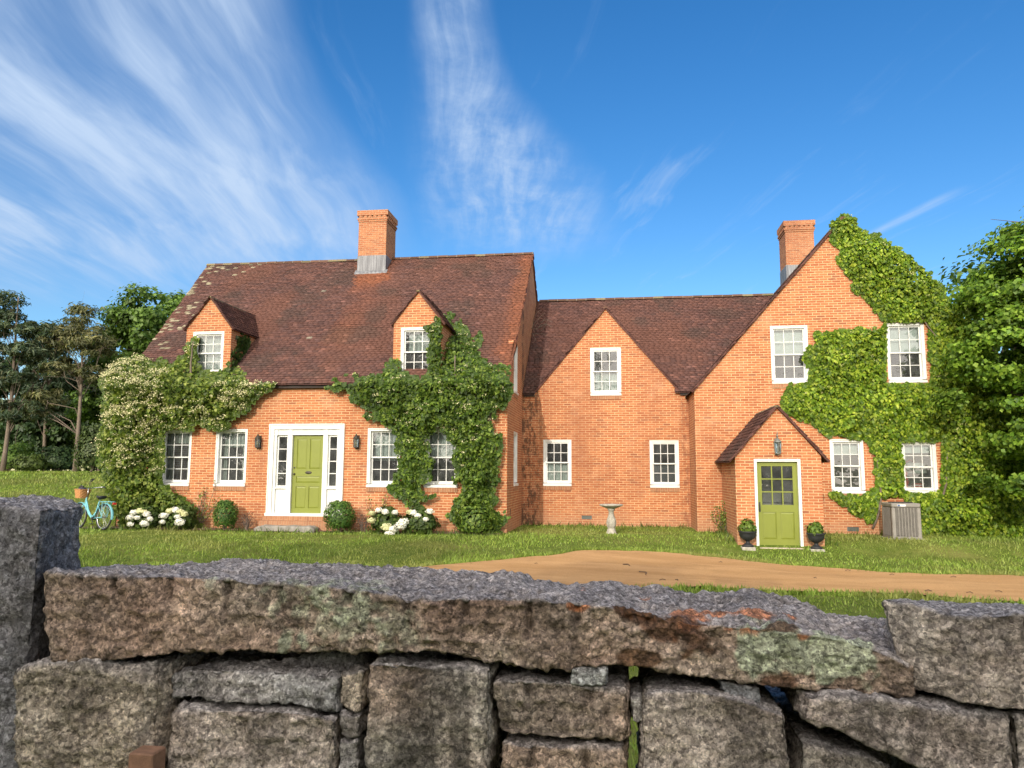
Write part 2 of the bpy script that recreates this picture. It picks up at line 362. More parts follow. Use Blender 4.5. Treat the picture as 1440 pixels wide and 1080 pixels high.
gx, gy = np.meshgrid(xs, ys); gz = ground(gx, gy)
nx_, ny_ = len(xs), len(ys); idx = np.arange(nx_*ny_).reshape(ny_, nx_)
GF = np.stack([idx[:-1, :-1], idx[:-1, 1:], idx[1:, 1:], idx[1:, :-1]], -1).reshape(-1, 4)
tag(link_mesh('ground', np.stack([gx, gy, gz], -1), GF, mat('lawn soil', ground_fn), smooth=True), kind='structure')
def drive_fn(n):
    p = posn(n); a = n.noise(n.vm('MULTIPLY', p, (.35, 1.6, 1)), 1.1, 6, .65); c = n.noise(p, 30, 5, .7)
    col = n.mix(n.ss(a, .3, .72), (.46, .265, .115), (.59, .36, .17))
    col = n.mix(n.ss(c, .5, .8, 0, .5), col, (.28, .15, .065))
    col = n.mix(n.ss(n.noise(p, 90, 3, .7), .60, .70, 0, .8), col, (.66, .50, .33))
    col = n.mix(n.ss(n.noise(n.vm('ADD', p, (5, 3, 0)), 45, 4, .75), .58, .70, 0, .75), col, (.20, .11, .05))
    col = n.mix(n.ss(n.noise(p, .8, 5, .7), .50, .68, 0, .5), col, (.36, .21, .095))
    return pbr(n, col, .95, (c, .9, .03), spec=.1)
dx = np.arange(-14, 24, .15); a_, b_ = drive_edges(dx); NT_ = 22
tt = np.linspace(0, 1, NT_)
DX = np.repeat(dx[:, None], NT_, 1); DY = a_[:, None]*(1-tt)+b_[:, None]*tt
DZ = ground(DX, DY)+.03-.035*np.exp(-((tt-.3)/.08)**2)*.4-.035*np.exp(-((tt-.72)/.08)**2)*.4+.012*fbm(np.stack([DX, DY, DX*0], -1), 1.2, 4)*sstep(np.minimum(tt, 1-tt), 0, .1)+.004
i2 = np.arange(DX.size).reshape(DX.shape)
tag(link_mesh('driveway', np.stack([DX, DY, DZ], -1), np.stack([i2[:-1, :-1], i2[1:, :-1], i2[1:, 1:], i2[:-1, 1:]], -1).reshape(-1, 4), mat('sandy gravel', drive_fn), smooth=True), kind='structure')
mb = MB(); rr = random.Random(3)
for k in range(18):                                          # fallen twigs and wheel-worn sods on the drive
    x = rr.uniform(-2.5, 9); a, b = drive_edges(np.array([x])); y = float(a[0])+(float(b[0])-float(a[0]))*rr.uniform(.1, .95); L = rr.uniform(.03, .12)*(3 if k < 3 else 1); w = rr.uniform(0, 3.1); z = float(ground(x, y))+.045
    mb.tube([(x, y, z), (x+L*.5*math.cos(w), y+L*.5*math.sin(w), z+.012), (x+L*math.cos(w+.4), y+L*math.sin(w+.4), z)], .006 if k > 3 else .01, 4)
tag(link_mesh('twig_litter', mb.v, mb.f, plain('dead twig', (.12, .075, .045), .9)), 'dark twigs and bits lying loose on the sandy drive', 'litter', kind='stuff')
# soil bed along the front of the house
bx = np.arange(-14.2, -2.6, .2); bf = 18.35+.12*vnoise(np.stack([bx, bx*0, bx*0], -1), 1.3); tb = np.linspace(0, 1, 5)
BX = np.repeat(bx[:, None], 5, 1); BY = bf[:, None]*(1-tb)+19.2*tb; BZ = ground(BX, BY)+.014+.02*vnoise(np.stack([BX, BY, BX*0], -1), 6)*(tb > 0)+.01
i3 = np.arange(BX.size).reshape(BX.shape)
tag(link_mesh('flower_bed_soil', np.stack([BX, BY, BZ], -1), np.stack([i3[:-1, :-1], i3[1:, :-1], i3[1:, 1:], i3[:-1, 1:]], -1).reshape(-1, 4), plain('bed soil', (.13, .085, .05), .95, var=.4, sc=9, bump=.9), smooth=True), kind='structure')

# ------------------------------------------------------------------ leaves
def leaf_cloud(P, N, size, col, tipdown=.6, aspect=.8, fold=.16, jitter=.55, seed=0, droop=.0):
    """one folded four-vertex leaf at every point of P facing N"""
    r = np.random.default_rng(seed); n = len(P)
    N = N+r.normal(0, jitter, (n, 3)); N /= np.linalg.norm(N, axis=1)[:, None]+1e-9
    T = r.normal(0, 1, (n, 3))*(1-tipdown)+np.array([0, 0, -1.])*tipdown*1.6
    T -= N*np.sum(T*N, 1)[:, None]; T /= np.linalg.norm(T, axis=1)[:, None]+1e-9
    B = np.cross(N, T); s = np.asarray(size)*np.ones(n); s = s[:, None]
    v0 = P-T*s*.45; v3 = P+T*s*.55-N*s*droop
    v1 = P-T*s*.05+B*s*aspect*.5+N*s*fold; v2 = P-T*s*.05-B*s*aspect*.5+N*s*fold
    V = np.stack([v0, v1, v2, v3], 1).reshape(-1, 3); k = np.arange(n)[:, None]*4
    F = np.concatenate([k+np.array([0, 1, 3]), k+np.array([0, 3, 2])], 0)
    return V, F, np.repeat(col, 4, 0)
def pal(n, cols, r, var=.18):
    """leaf colours drawn from a palette"""
    cols = np.array(cols); w = r.random(n)*(len(cols)-1); i = np.minimum(w.astype(int), len(cols)-2); f = (w-i)[:, None]
    return (cols[i]*(1-f)+cols[i+1]*f)*(1+r.normal(0, var, (n, 1)))
def merge(parts):
    V = []; F = []; C = []; n = 0
    for v, f, c in parts: V.append(v); F.append(f+n); C.append(c); n += len(v)
    return np.concatenate(V), np.concatenate(F), np.clip(np.concatenate(C), .002, 1)
def inpoly(x, y, poly):
    r = np.zeros(x.shape, bool); n = len(poly)
    for i in range(n):
        (x1, y1), (x2, y2) = poly[i], poly[(i+1) % n]
        if y1 == y2: continue
        r ^= ((y1 > y) != (y2 > y)) & (x < (x2-x1)*(y-y1)/(y2-y1)+x1)
    return r
def edist(x, y, poly):
    d = np.full(x.shape, 1e9); n = len(poly)
    for i in range(n):
        a = np.array(poly[i], float); b = np.array(poly[(i+1) % n], float); e = b-a; L = e@e+1e-9
        t = np.clip(((x-a[0])*e[0]+(y-a[1])*e[1])/L, 0, 1); d = np.minimum(d, np.hypot(x-a[0]-t*e[0], y-a[1]-t*e[1]))
    return d
# ------------------------------------------------------------------ the brick house
HOUSE = thing('brick_house', 'long red brick house with ivy, steep tiled roofs, two chimneys and green doors', 'house', (-2, 19.1, 0))
MY, EY, EZ, MS, RY = 19.1, 18.93, 3.92, .874, 24.8      # main block: wall plane, eave, roof slope, ridge
RZ = EZ+(RY-EY)*MS
def mroof(y): return EZ+(y-EY)*MS
HL, HR = -13.58, -2.76
def xl(y): return HL-np.clip(np.minimum(y, 2*RY-y)-EY, 0, 99)*.176          # the old left gable runs out of square
WMAIN = [(-12.42, -11.5, 1.18, 2.73), (-10.79, -9.88, 1.18, 2.73), (-6.5, -5.6, 1.19, 2.74), (-4.95, -4.05, 1.19, 2.74)]
DOORM = (-9.25, -7.13, .46, 2.865)
mb = MB(); holed(mb, [(HL, -.5), (HR, -.5), (HR, EZ), (HL, EZ)], WMAIN+[DOORM], MY, .17); mb.build('front_wall', BRICK, HOUSE)
BY_ = 2*RY-MY
def gable_side(X, holes):
    mb = MB(); holed(mb, [(MY, -.5), (BY_, -.5), (BY_, EZ+.1), (RY, RZ-.03), (MY, EZ+.1)], holes, X, -.15, axis='x'); return mb
SIDEW = [(20.35, 21.15, 1.22, 2.72), (20.3, 21.1, 3.78, 5.25)]
gable_side(HR, SIDEW).build('gable_wall', BRICK, HOUSE)
MB().add([(float(xl(y)), y, z) for y, z in ((MY, -.5), (RY, -.5), (BY_, -.5), (BY_, EZ+.1), (RY, RZ-.03), (MY, EZ+.1))], [(0, 1, 4, 5), (1, 2, 3, 4)]).build('gable_wall', BRICK, HOUSE)
MB().quad((HL, BY_, -.5), (HR, BY_, -.5), (HR, BY_, EZ+.1), (HL, BY_, EZ+.1)).build('rear_wall', BRICK, HOUSE)
# middle wing
CY, CEY, CEZ, CS, CRY = 22.3, 22.2, 3.95, .907, 26.4
CRZ = CEZ+(CRY-CEY)*CS
CGX, CGZ, CGS = -.25, 6.5, 1.19                           # its cross gable: centre, apex, slope
WMID = [(-2.13, -1.29, 1.2, 2.57), (1.0, 1.84, 1.17, 2.55), (-.715, .2, 3.88, 5.33)]
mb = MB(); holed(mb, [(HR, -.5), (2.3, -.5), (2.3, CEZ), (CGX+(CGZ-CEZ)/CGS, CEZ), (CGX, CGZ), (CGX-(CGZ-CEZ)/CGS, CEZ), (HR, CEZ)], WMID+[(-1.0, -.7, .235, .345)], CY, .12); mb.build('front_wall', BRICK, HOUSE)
# right wing
GY, GXL, GXC, GEZ, GSL = 20.6, 2.14, 6.17, 3.82, 1.142
GXR = 2*GXC-GXL; GAZ = GEZ+(GXC-GXL)*GSL
WGAB = [(4.18, 5.15, 3.98, 5.56), (7.13, 8.08, 3.97, 5.57), (5.58, 6.42, 1.09, 2.5), (7.34, 8.19, 1.09, 2.46)]
mb = MB(); holed(mb, [(GXL, -.5), (GXR, -.5), (GXR, GEZ), (GXC, GAZ), (GXL, GEZ)], WGAB+[(5.92, 6.21, .12, .235)], GY, .12); mb.build('front_wall', BRICK, HOUSE)
GB = 33.
for X in (GXL, GXR): MB().quad((X, GY, -.5), (X, GB, -.5), (X, GB, GEZ), (X, GY, GEZ)).build('side_wall', BRICK, HOUSE)
MB().add([(GXL, GB, -.5), (GXR, GB, -.5), (GXR, GB, GEZ), (GXC, GB, GAZ), (GXL, GB, GEZ)], [(0, 1, 2, 3, 4)]).build('rear_wall', BRICK, HOUSE)
MB().quad((HR, 30.4, -.5), (GXL, 30.4, -.5), (GXL, 30.4, CEZ), (HR, 30.4, CEZ)).build('rear_wall', BRICK, HOUSE)
# porch
PY, PXL, PXR, PXC, PEZ, PSL = 18.25, 2.80, 4.74, 3.78, 2.0, 1.17
PAZ = PEZ+(PXC-PXL)*PSL; PDOOR = (3.22, 4.27, -.17, 1.935)
mb = MB(); holed(mb, [(PXL, -.6), (PXR, -.6), (PXR, PEZ), (PXC, PAZ), (PXL, PEZ)], [PDOOR], PY, .14)
for X in (PXL, PXR): mb.quad((X, PY, -.6), (X, GY-.003, -.6), (X, GY-.003, PEZ), (X, PY, PEZ))
mb.build('porch', BRICK, HOUSE)
# rooms behind the windows
mb = MB()
mb.box(HL+.1, HR-.1, 19.4, 30.2, .3, .42); mb.box(HL+.1, HR-.1, 20.3, 30.2, 3.25, 3.4); mb.box(HL+.1, HR-.1, 23.4, 23.5, .45, 3.2); mb.box(HL+.1, HR-.1, 22.6, 22.7, 3.45, 6.6)
mb.box(HR+.1, GXL-.1, 22.5, 30.2, .3, .42); mb.box(HR+.1, GXL-.1, 25.4, 25.5, .45, 6.); mb.box(HR+.1, GXL-.1, 22.9, 30., 3.1, 3.2)
mb.box(GXL+.1, GXR-.1, 20.8, 32.8, .3, .42); mb.box(GXL+1.8, GXR-1.8, 24.4, 24.5, 3.2, 5.5); mb.box(GXL+.1, GXR-.1, 24.4, 24.5, .45, 3.1); mb.box(GXL+.1, GXR-.1, 20.9, 32, 3.1, 3.2)
mb.box(PXL+.1, PXR-.1, 19.9, 20, -.1, 2.1)
mb.build('room_lining', DARKROOM, HOUSE)

# --- roofs: every clay tile is modelled, overlapping the one below
def tiles(O, U, V, w, L, keep, colf, tw=.165, ex=.112, seed=0):
    r = np.random.default_rng(seed); U = np.array(U, float); V = np.array(V, float); N = np.cross(U, V); N /= np.linalg.norm(N); O = np.array(O, float)
    nr = int(math.ceil(L/ex)); nc = int(math.ceil(w/tw))+2
    j, i = np.meshgrid(np.arange(nr), np.arange(nc), indexing='ij'); j = j.ravel(); i = i.ravel()
    off = r.uniform(.25, .75, nr)[j]*(j % 2)+r.uniform(-.12, .12, nr)[j]-.13; a0 = np.clip((i+off-.5)*tw, 0, w); a1 = np.clip((i+1+off-.5)*tw-.004, 0, w); edge0 = a0 <= .001; edge1 = a1 >= w-.001
    ja = r.normal(0, .012, len(j)); a0 = np.where(edge0, a0+ja, a0); a1 = np.where(edge1, a1+ja, a1)
    b0 = j*ex+r.normal(0, .004, len(j)); b1 = np.minimum(j*ex+ex*1.5, L)
    cen = O+U*((a0+a1)/2)[:, None]+V*((b0+b1)/2)[:, None]
    k = keep(cen) & (a1-a0 > .02) & (b1-b0 > .01)
    a0, a1, b0, b1, cen = a0[k], a1[k], b0[k], b1[k], cen[k]; n = len(a0)
    lift = .032+r.normal(0, .003, n); tl = r.normal(0, .003, n)
    sag = .02*fbm(cen, .45, 3, seed)
    def pt(a, b, h): return O+U*a[:, None]+V*b[:, None]+N*(h+sag)[:, None]
    z = np.zeros(n)
    VV = np.stack([pt(a0, b0, lift+tl), pt(a1, b0, lift-tl), pt(a1, b1, z+.004), pt(a0, b1, z+.004), pt(a0, b0, lift-.013), pt(a1, b0, lift-.013), pt(a0, b0-.02, z-.012), pt(a1, b0-.02, z-.012), pt(a1, b1, z-.012), pt(a0, b1, z-.012)], 1)
    q = np.arange(n)[:, None]*10
    F = np.concatenate([q+np.array(t) for t in ((0, 1, 2, 3), (4, 5, 1, 0), (6, 7, 8, 9), (1, 5, 2, 2), (4, 0, 3, 3))[:3]]+[q+np.array([5, 8, 2, 1]), q+np.array([9, 4, 0, 3])], 0)
    C = np.repeat(colf(cen, r), 10, 0)
    return VV.reshape(-1, 3), F, C
def tilecol(cen, r, red=None, moss=None):
    n = len(cen); base = pal(n, [(.110, .056, .052), (.140, .066, .058), (.165, .075, .062), (.125, .064, .060)], r, .10)
    k = sstep(fbm(cen*np.array([1, .6, .6]), .55, 4, 3), -.05, .75)[:, None]; base = base*(1-k*.6)+np.array([.20, .085, .062])*k*.55
    d = sstep(fbm(cen, 1.1, 4, 9), .1, .8)[:, None]; base = base*(1-d*.45)+np.array([.07, .052, .046])*d*.45
    if red is not None: q = red(cen)[:, None]*(.75+.25*r.random((n, 1))); base = base*(1-q)+np.array([.36, .115, .052])*q
    sp = r.random(n) > .9992; base[sp] = np.array([.33, .27, .22])*(.7+.4*r.random((sp.sum(), 1)))
    base = base*.88*np.array([.97, 1.05, 1.02]); rr = (r.random(n) > .96)[:, None]; base = np.where(rr, base*1.45, base)
    if moss is not None:
        q = (moss(cen) > r.random(n)); base[q] = np.array([.33, .29, .20])*(.65+.5*r.random((q.sum(), 1)))
    return base
cd = math.cos(math.atan(MS)); DL = (-11.28, .672); DR = (-5.245, .675); DY0, DEZ, DSL = 19.3, 5.59, 1.27
ML = (RY-EY)/cd
def keep_main(c):
    k = c[:, 0] > xl(c[:, 1])-.12
    for xc, h in (DL, DR): k &= ~((abs(c[:, 0]-xc) < h-.03) & (c[:, 1] > DY0+.12) & (c[:, 2] < DEZ+(h-abs(c[:, 0]-xc))*DSL-.05))
    k &= ~((abs(c[:, 0]+8.2) < .45) & (c[:, 1] > 24.1))
    return k
def main_red(c):
    x, z = c[:, 0], c[:, 2]; nz = fbm(c, 1.6, 3, 5)*.12
    a = sstep(-abs(x+8.15+nz*2)-(8.4-z)*.03, -.66, -.42)*sstep(z, 7.0, 8.2)*.75
    b = sstep(-abs(x+7.72+nz-(8.4-z)*-.12), -.6, -.15)*sstep(z, 4.6, 5.6)*.2
    e = sstep(x+nz, HR-.6, HR-.1)*.55
    return np.clip(np.maximum(np.maximum(a, b), e), 0, 1)
def main_moss(c):
    x, y, z = c.T; e = sstep(-(x-xl(y)), -1.0, -.05)*sstep(fbm(c, 1.3, 3, 8), -.45, .3)*.3*sstep(z, 4.6, 5.4)
    t = sstep(z, 8.3, 8.9)*sstep(-x, 11.8, 13.8)*.3+.008*sstep(fbm(c, 2.2, 2, 4), .35, .8)*sstep(-x, 9, 12)
    return e+t
rx0, rw = HL-1.15, HR+.05-(HL-1.15)
V, F, C = tiles((rx0, EY, EZ), (1, 0, 0), (0, cd, cd*MS), rw, ML, keep_main, lambda c, r: tilecol(c, r, main_red, main_moss), seed=1)
V[:, 0] = np.maximum(V[:, 0], xl(V[:, 1])-.06+.03*vnoise(V, 9))
link_mesh('roof', V, F, TILE, HOUSE, col=C)
V, F, C = tiles((rx0+rw, 2*RY-EY, EZ), (-1, 0, 0), (0, -cd, cd*MS), rw, ML, lambda c: c[:, 0] > xl(c[:, 1])-.12, tilecol, seed=2, tw=.33, ex=.2)
link_mesh('roof', V, F, TILE, HOUSE, col=C)
# middle wing roof and cross gable
cc = math.cos(math.atan(CS)); CLN = (CRY-CEY)/cc
def crossz(x): return CGZ-abs(x-CGX)*CGS
def keep_mid(c): return ~((c[:, 2] < crossz(c[:, 0])-.03)) & (c[:, 0] < GXL+.06+np.maximum(0, (c[:, 2]-GEZ)/GSL)+.1)
V, F, C = tiles((HR+.01, CEY, CEZ), (1, 0, 0), (0, cc, cc*CS), 8.3, CLN, keep_mid, tilecol, seed=3)
link_mesh('roof', V, F, TILE, HOUSE, col=C)
V, F, C = tiles((GXC, 2*CRY-CEY, CEZ), (-1, 0, 0), (0, -cc, cc*CS), GXC-HR, CLN, lambda c: np.ones(len(c), bool), tilecol, seed=4, tw=.33, ex=.2)
link_mesh('roof', V, F, TILE, HOUSE, col=C)
def cross_roof(xc, apex, sl, half, y0, y1f, name, parent, seed, ex=.098, col=tilecol):
    """two tiled slopes running back from a gable into another roof; y1f gives how far back each point may go"""
    parts = []
    c = math.cos(math.atan(sl)); L = half/c
    for sgn in (-1, 1):
        O = (xc+sgn*half, y0, apex-half*sl) if sgn < 0 else (xc+half, y1f(apex)+.3, apex-half*sl)
        U = (0, -1, 0) if sgn > 0 else (0, 1, 0)
        # rows start at the eave and climb to the ridge
        if sgn < 0: O, U = (xc-half, y1f(apex)+.3, apex-half*sl), (0, -1, 0)
        else: O, U = (xc+half, y0, apex-half*sl), (0, 1, 0)
        w = y1f(apex)+.3-y0
        parts.append(tiles(O, U, (-sgn*c, 0, c*sl), w, L, lambda p: p[:, 1] < y1f(p[:, 2])+.12, lambda p, r: col(p, r), seed=seed+(sgn > 0), ex=ex))
    V, F, C = merge(parts); return link_mesh(name, V, F, TILE, parent, col=C)
cross_roof(CGX, CGZ+.06, CGS, (CGZ-CEZ)/CGS+.05, CY-.06, lambda z: CEY+(z-CEZ)/CS, 'roof', HOUSE, 20)
# right wing roof
def long_roof(sgn, seed):
    c = math.cos(math.atan(GSL)); half = GXC-GXL+.07; L = half/c; z0 = GAZ+.05-half*GSL
    O, U = ((GXC-half, GB+.1, z0), (0, -1, 0)) if sgn < 0 else ((GXC+half, GY-.07, z0), (0, 1, 0))
    return tiles(O, U, (-sgn*c, 0, c*GSL), GB+.1-GY+.07, L, lambda p: np.ones(len(p), bool), tilecol, seed=seed, ex=.13, tw=.2)
V, F, C = merge([long_roof(-1, 30), long_roof(1, 31)]); link_mesh('roof', V, F, TILE, HOUSE, col=C)
# porch roof
V, F, C = merge([
    tiles((PXC-1.13, GY, PAZ+.05-1.13*PSL), (0, -1, 0), (math.cos(math.atan(PSL)), 0, math.sin(math.atan(PSL))), GY-PY+.09, 1.13/math.cos(math.atan(PSL)), lambda p: np.ones(len(p), bool), tilecol, seed=41, ex=.125),
    tiles((PXC+1.13, PY-.09, PAZ+.05-1.13*PSL), (0, 1, 0), (-math.cos(math.atan(PSL)), 0, math.sin(math.atan(PSL))), GY-PY+.09, 1.13/math.cos(math.atan(PSL)), lambda p: np.ones(len(p), bool), tilecol, seed=42, ex=.125)])
link_mesh('porch_roof', V, F, TILE, HOUSE, col=C)
VERGE = plain('verge mortar', (.12, .05, .04), .9, var=.3, sc=12)
def rake(mb, x0, z0, x1, z1, y, t=.045, d=.05, seed=0):
    """stepped tile undercloak along a gable edge facing the lawn"""
    r = random.Random(seed); n = max(2, int(math.hypot(x1-x0, z1-z0)/.17)); dx, dz = (x1-x0)/n, (z1-z0)/n; L = math.hypot(dx, dz); nxx, nz = -dz/L, dx/L
    if nz < 0: nxx, nz = -nxx, -nz
    for i in range(n):
        a, c = x0+dx*i, z0+dz*i; b, e = a+dx*.97, c+dz*.97; o = r.uniform(-.006, .006)
        mb.prism([(a+nxx*o, c+nz*o), (b+nxx*o, e+nz*o), (b+nxx*(t+o), e+nz*(t+o)), (a+nxx*(t+o), c+nz*(t+o))], y-d+r.uniform(-.006, .006), y+.02)
for xc, za, sl, h, y, t, d, sd in ((CGX, CGZ, CGS, (CGZ-CEZ)/CGS+.04, CY, .045, .05, 1), (GXC, GAZ, GSL, GXC-GXL+.05, GY, .05, .06, 5), (PXC, PAZ, PSL, 1.1, PY, .045, .08, 9)):
    mb = MB()
    for k in (-1, 1): rake(mb, xc+k*h, za-h*sl, xc, za, y, t=t, d=d, seed=sd+k)
    mb.build('verge', VERGE, HOUSE)
for side in (0, 1):
    mb = MB()
    for y0, y1 in ((EY+.05, RY), (2*RY-EY-.05, RY)):
        n = 46
        for i in range(n):
            a = y0+(y1-y0)*i/n; b = y0+(y1-y0)*(i+.96)/n; za, zb = EZ+abs(a-y0)*MS-.01, EZ+abs(b-y0)*MS-.01
            X, d = ((HR, .045), (float(xl((a+b)/2)), -.05))[side]
            q = sorted((X, X+d)); mb.add([(q[0], a, za-.05), (q[1], a, za-.05), (q[1], b, zb-.05), (q[0], b, zb-.05), (q[0], a, za), (q[1], a, za), (q[1], b, zb), (q[0], b, zb)], [(0, 3, 2, 1), (4, 5, 6, 7), (0, 1, 5, 4), (1, 2, 6, 5), (2, 3, 7, 6), (3, 0, 4, 7)])
    mb.build('verge', VERGE, HOUSE)
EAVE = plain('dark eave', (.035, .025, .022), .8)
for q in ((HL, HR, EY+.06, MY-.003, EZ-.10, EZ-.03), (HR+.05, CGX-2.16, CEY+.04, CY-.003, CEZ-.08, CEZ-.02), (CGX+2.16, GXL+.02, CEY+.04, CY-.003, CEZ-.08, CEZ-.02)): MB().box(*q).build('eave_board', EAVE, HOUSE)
def ridge(P0, P1, name, parent, seed, r0=.115, L=.33, light=.25):
    r = np.random.default_rng(seed); P0 = Vector(P0); P1 = Vector(P1); n = max(1, int((P1-P0).length/L)); mb = MB(); ax = (P1-P0).normalized(); sd = ax.cross(Vector((0, 0, 1)))
    for i in range(n):
        a = P0.lerp(P1, i/n); b = P0.lerp(P1, (i+.97)/n); h = r.uniform(-.006, .006); base = np.array([.13, .075, .05])*(.7+.6*r.random())
        if r.random() < light: base = np.array([.19, .16, .09])*(.7+.5*r.random())
        for (p, q, rr, c) in ((a, b, r0, base), (b-ax*.018, b+ax*.01, r0+.004, (.20, .17, .14))):
            mb.cc = tuple(c); V = []
            for e in (p, q):
                for k in range(7):
                    w = math.pi*k/6; V.append(e+sd*(rr*math.cos(w))+Vector((0, 0, h-.05+rr*.85*math.sin(w))))
            mb.add(V, [(k, k+1, k+8, k+7) for k in range(6)]+[tuple(range(6, -1, -1)), tuple(range(7, 14))])
    return mb.build(name, TILE, parent, col=True)
ridge((xl(RY)-.06, RY, RZ+.02), (-8.7, RY, RZ+.0), 'ridge_tiles', HOUSE, 1, light=.5)
ridge((-7.7, RY, RZ+.01), (HR+.05, RY, RZ+.02), 'ridge_tiles', HOUSE, 2)
ridge((HR+.1, CRY, CRZ+.02), (GXC, CRY, CRZ+.02), 'ridge_tiles', HOUSE, 3)
ridge((GXC, GY-.07, GAZ+.06), (GXC, GB, GAZ+.06), 'ridge_tiles', HOUSE, 4, r0=.09)
ridge((CGX, CY-.05, CGZ+.07), (CGX, CY+2.7, CGZ+.07), 'ridge_tiles', HOUSE, 5, r0=.07)
ridge((PXC, PY-.1, PAZ+.05), (PXC, GY, PAZ+.05), 'ridge_tiles', HOUSE, 6, r0=.06, light=.8)

# --- windows
def window(win, Y, rec, parent=HOUSE, cas=.075, blind=None, outer=.02, axis=None, sillb=True):
    x0, x1, z0, z1 = win
    T = (lambda p: p) if axis is None else axis
    def fin(mb, name, mt, par):
        if axis is not None: mb.v = [axis(p) for p in mb.v]
        return mb.build(name, mt, par)
    e = .002; x0 += e; x1 -= e; z0 += e; z1 -= e
    mb = MB(); f0, f1 = Y+outer, Y+rec+.085
    mb.box(x0, x0+cas, f0, f1, z0+.09, z1); mb.box(x1-cas, x1, f0, f1, z0+.09, z1); mb.box(x0+cas, x1-cas, f0, f1, z1-cas, z1)
    for s, (a, b) in ((0, (x0, x0+.028)), (1, (x1-.028, x1))): mb.box(a, b, f0-.018, f0-.001, z0+.1, z1-.0)
    mb.box(x0+.028, x1-.028, f0-.018, f0-.001, z1-.028, z1)
    # sill: sloping board
    mb.add([(x0, Y-.035, z0), (x1, Y-.035, z0), (x1, Y-.035, z0+.06), (x0, Y-.035, z0+.06), (x0, f1, z0), (x1, f1, z0), (x1, f1, z0+.09), (x0, f1, z0+.09)], [(0, 1, 2, 3), (3, 2, 6, 7), (4, 7, 6, 5), (0, 3, 7, 4), (1, 5, 6, 2), (0, 4, 5, 1)])
    w = fin(mb, 'window', WHITE, parent)
    a, b = x0+cas+.001, x1-cas-.001; zb, zt = z0+.091, z1-cas-.001; zm = (zb+zt)/2
    for nm, lo, hi, y in (('upper_sash', zm-.018, zt, Y+rec), ('lower_sash', zb, zm+.018, Y+rec+.038)):
        mb = MB(); st = .038; br = .07 if nm[0] == 'l' else .036
        mb.box(a, a+st, y, y+.034, lo, hi); mb.box(b-st, b, y, y+.034, lo, hi); mb.box(a+st, b-st, y, y+.034, lo, lo+br); mb.box(a+st, b-st, y, y+.034, hi-.036, hi)
        L, H_ = lo+br, hi-.036
        for k in (1, 2): c = a+st+(b-a-2*st)*k/3; mb.box(c-.009, c+.009, y+.003, y+.03, L, H_)
        c = (L+H_)/2
        for k in range(3):
            u = a+st+(b-a-2*st)*k/3+.009*(k > 0); v = a+st+(b-a-2*st)*(k+1)/3-.009*(k < 2); mb.box(u, v, y+.004, y+.029, c-.009, c+.009)
        sh = fin(mb, nm, WHITE, w)
        fin(MB().quad((a+.02, y+.017, lo+.02), (b-.02, y+.017, lo+.02), (b-.02, y+.017, hi-.02), (a+.02, y+.017, hi-.02)), 'pane', GLASS, sh) if False else fin(MB().quad((a+.02, y+.017, lo+.02), (b-.02, y+.017, lo+.02), (b-.02, y+.017, hi-.02), (a+.02, y+.017, hi-.02)), 'pane', GLASS, w)
    if sillb:
        mb = MB(); mb.box(x0-.0, x1+.0, Y-.022, Y+.05, z0-.115, z0-.004); fin(mb, 'brick_sill', ROWLOCK, w)
    def sheet(nm, u0, u1, lo, hi, y, mt, amp=.0, per=.09):
        n = max(2, int((u1-u0)/.012)); V = []; F = []
        for i in range(n+1):
            x = u0+(u1-u0)*i/n; d = amp*math.sin(x/per*6.283+1.3*math.sin(x*7)); V += [(x, y+d, lo), (x, y+d*.8, hi)]
        F = [(2*i, 2*i+2, 2*i+3, 2*i+1) for i in range(n)]; fin(MB().add(V, F), nm, mt, w)
    yb = Y+rec+.13
    for bl in (blind or ()):
        k = bl[0]
        if k == 'roller': sheet('blind', a, b, zb+(zt-zb)*bl[1], zt, yb, CLOTH, .006, .5)
        if k == 'curtain': sheet('curtain', a+(b-a)*bl[3], a+(b-a)*bl[4], zb+(zt-zb)*bl[1], zb+(zt-zb)*bl[2], yb+.03, bl[5] if len(bl) > 5 else CLOTH, .03, .10)
        if k == 'screen': sheet('insect_screen', a, b, zb, zm, Y+rec+.08, SCREEN)
    return w
R0, R1 = ('curtain', .0, 1, 0, .2), ('curtain', 0, 1, .8, 1)
window(WMAIN[0], MY, .10, blind=[('curtain', .78, 1, .2, .8, NET), ('curtain', 0, 1, 0, .24, NET), ('curtain', 0, 1, .76, 1, NET)])
window(WMAIN[1], MY, .10, blind=[('curtain', .70, 1, .2, .8), ('curtain', 0, 1, 0, .2, NET), ('curtain', 0, 1, .8, 1, NET)])
window(WMAIN[2], MY, .10, blind=[('curtain', .44, 1, .05, 1), ('roller', .955)])
window(WMAIN[3], MY, .10, blind=[('curtain', .5, 1, 0, 1), ('roller', .95)])
window(WMID[0], CY, .04, blind=[('curtain', .02, .5, 0, 1)]); window(WMID[1], CY, .04, blind=[('screen',)]); window(WMID[2], CY, .04, blind=[('curtain', 0, .48, 0, 1)])
window(WGAB[0], GY, .07, blind=[('roller', .49)]); window(WGAB[1], GY, .07, blind=[('roller', .50)]); window(WGAB[2], GY, .07, blind=[('roller', .74)]); window(WGAB[3], GY, .07, blind=[('roller', .80)])
for (a, b, c, d) in SIDEW:      # windows of the gable end that looks over the middle wing
    window((a, b, c, d), 0, .06, axis=lambda p: (HR-p[1], p[0], p[2]), blind=[('roller', .4)])
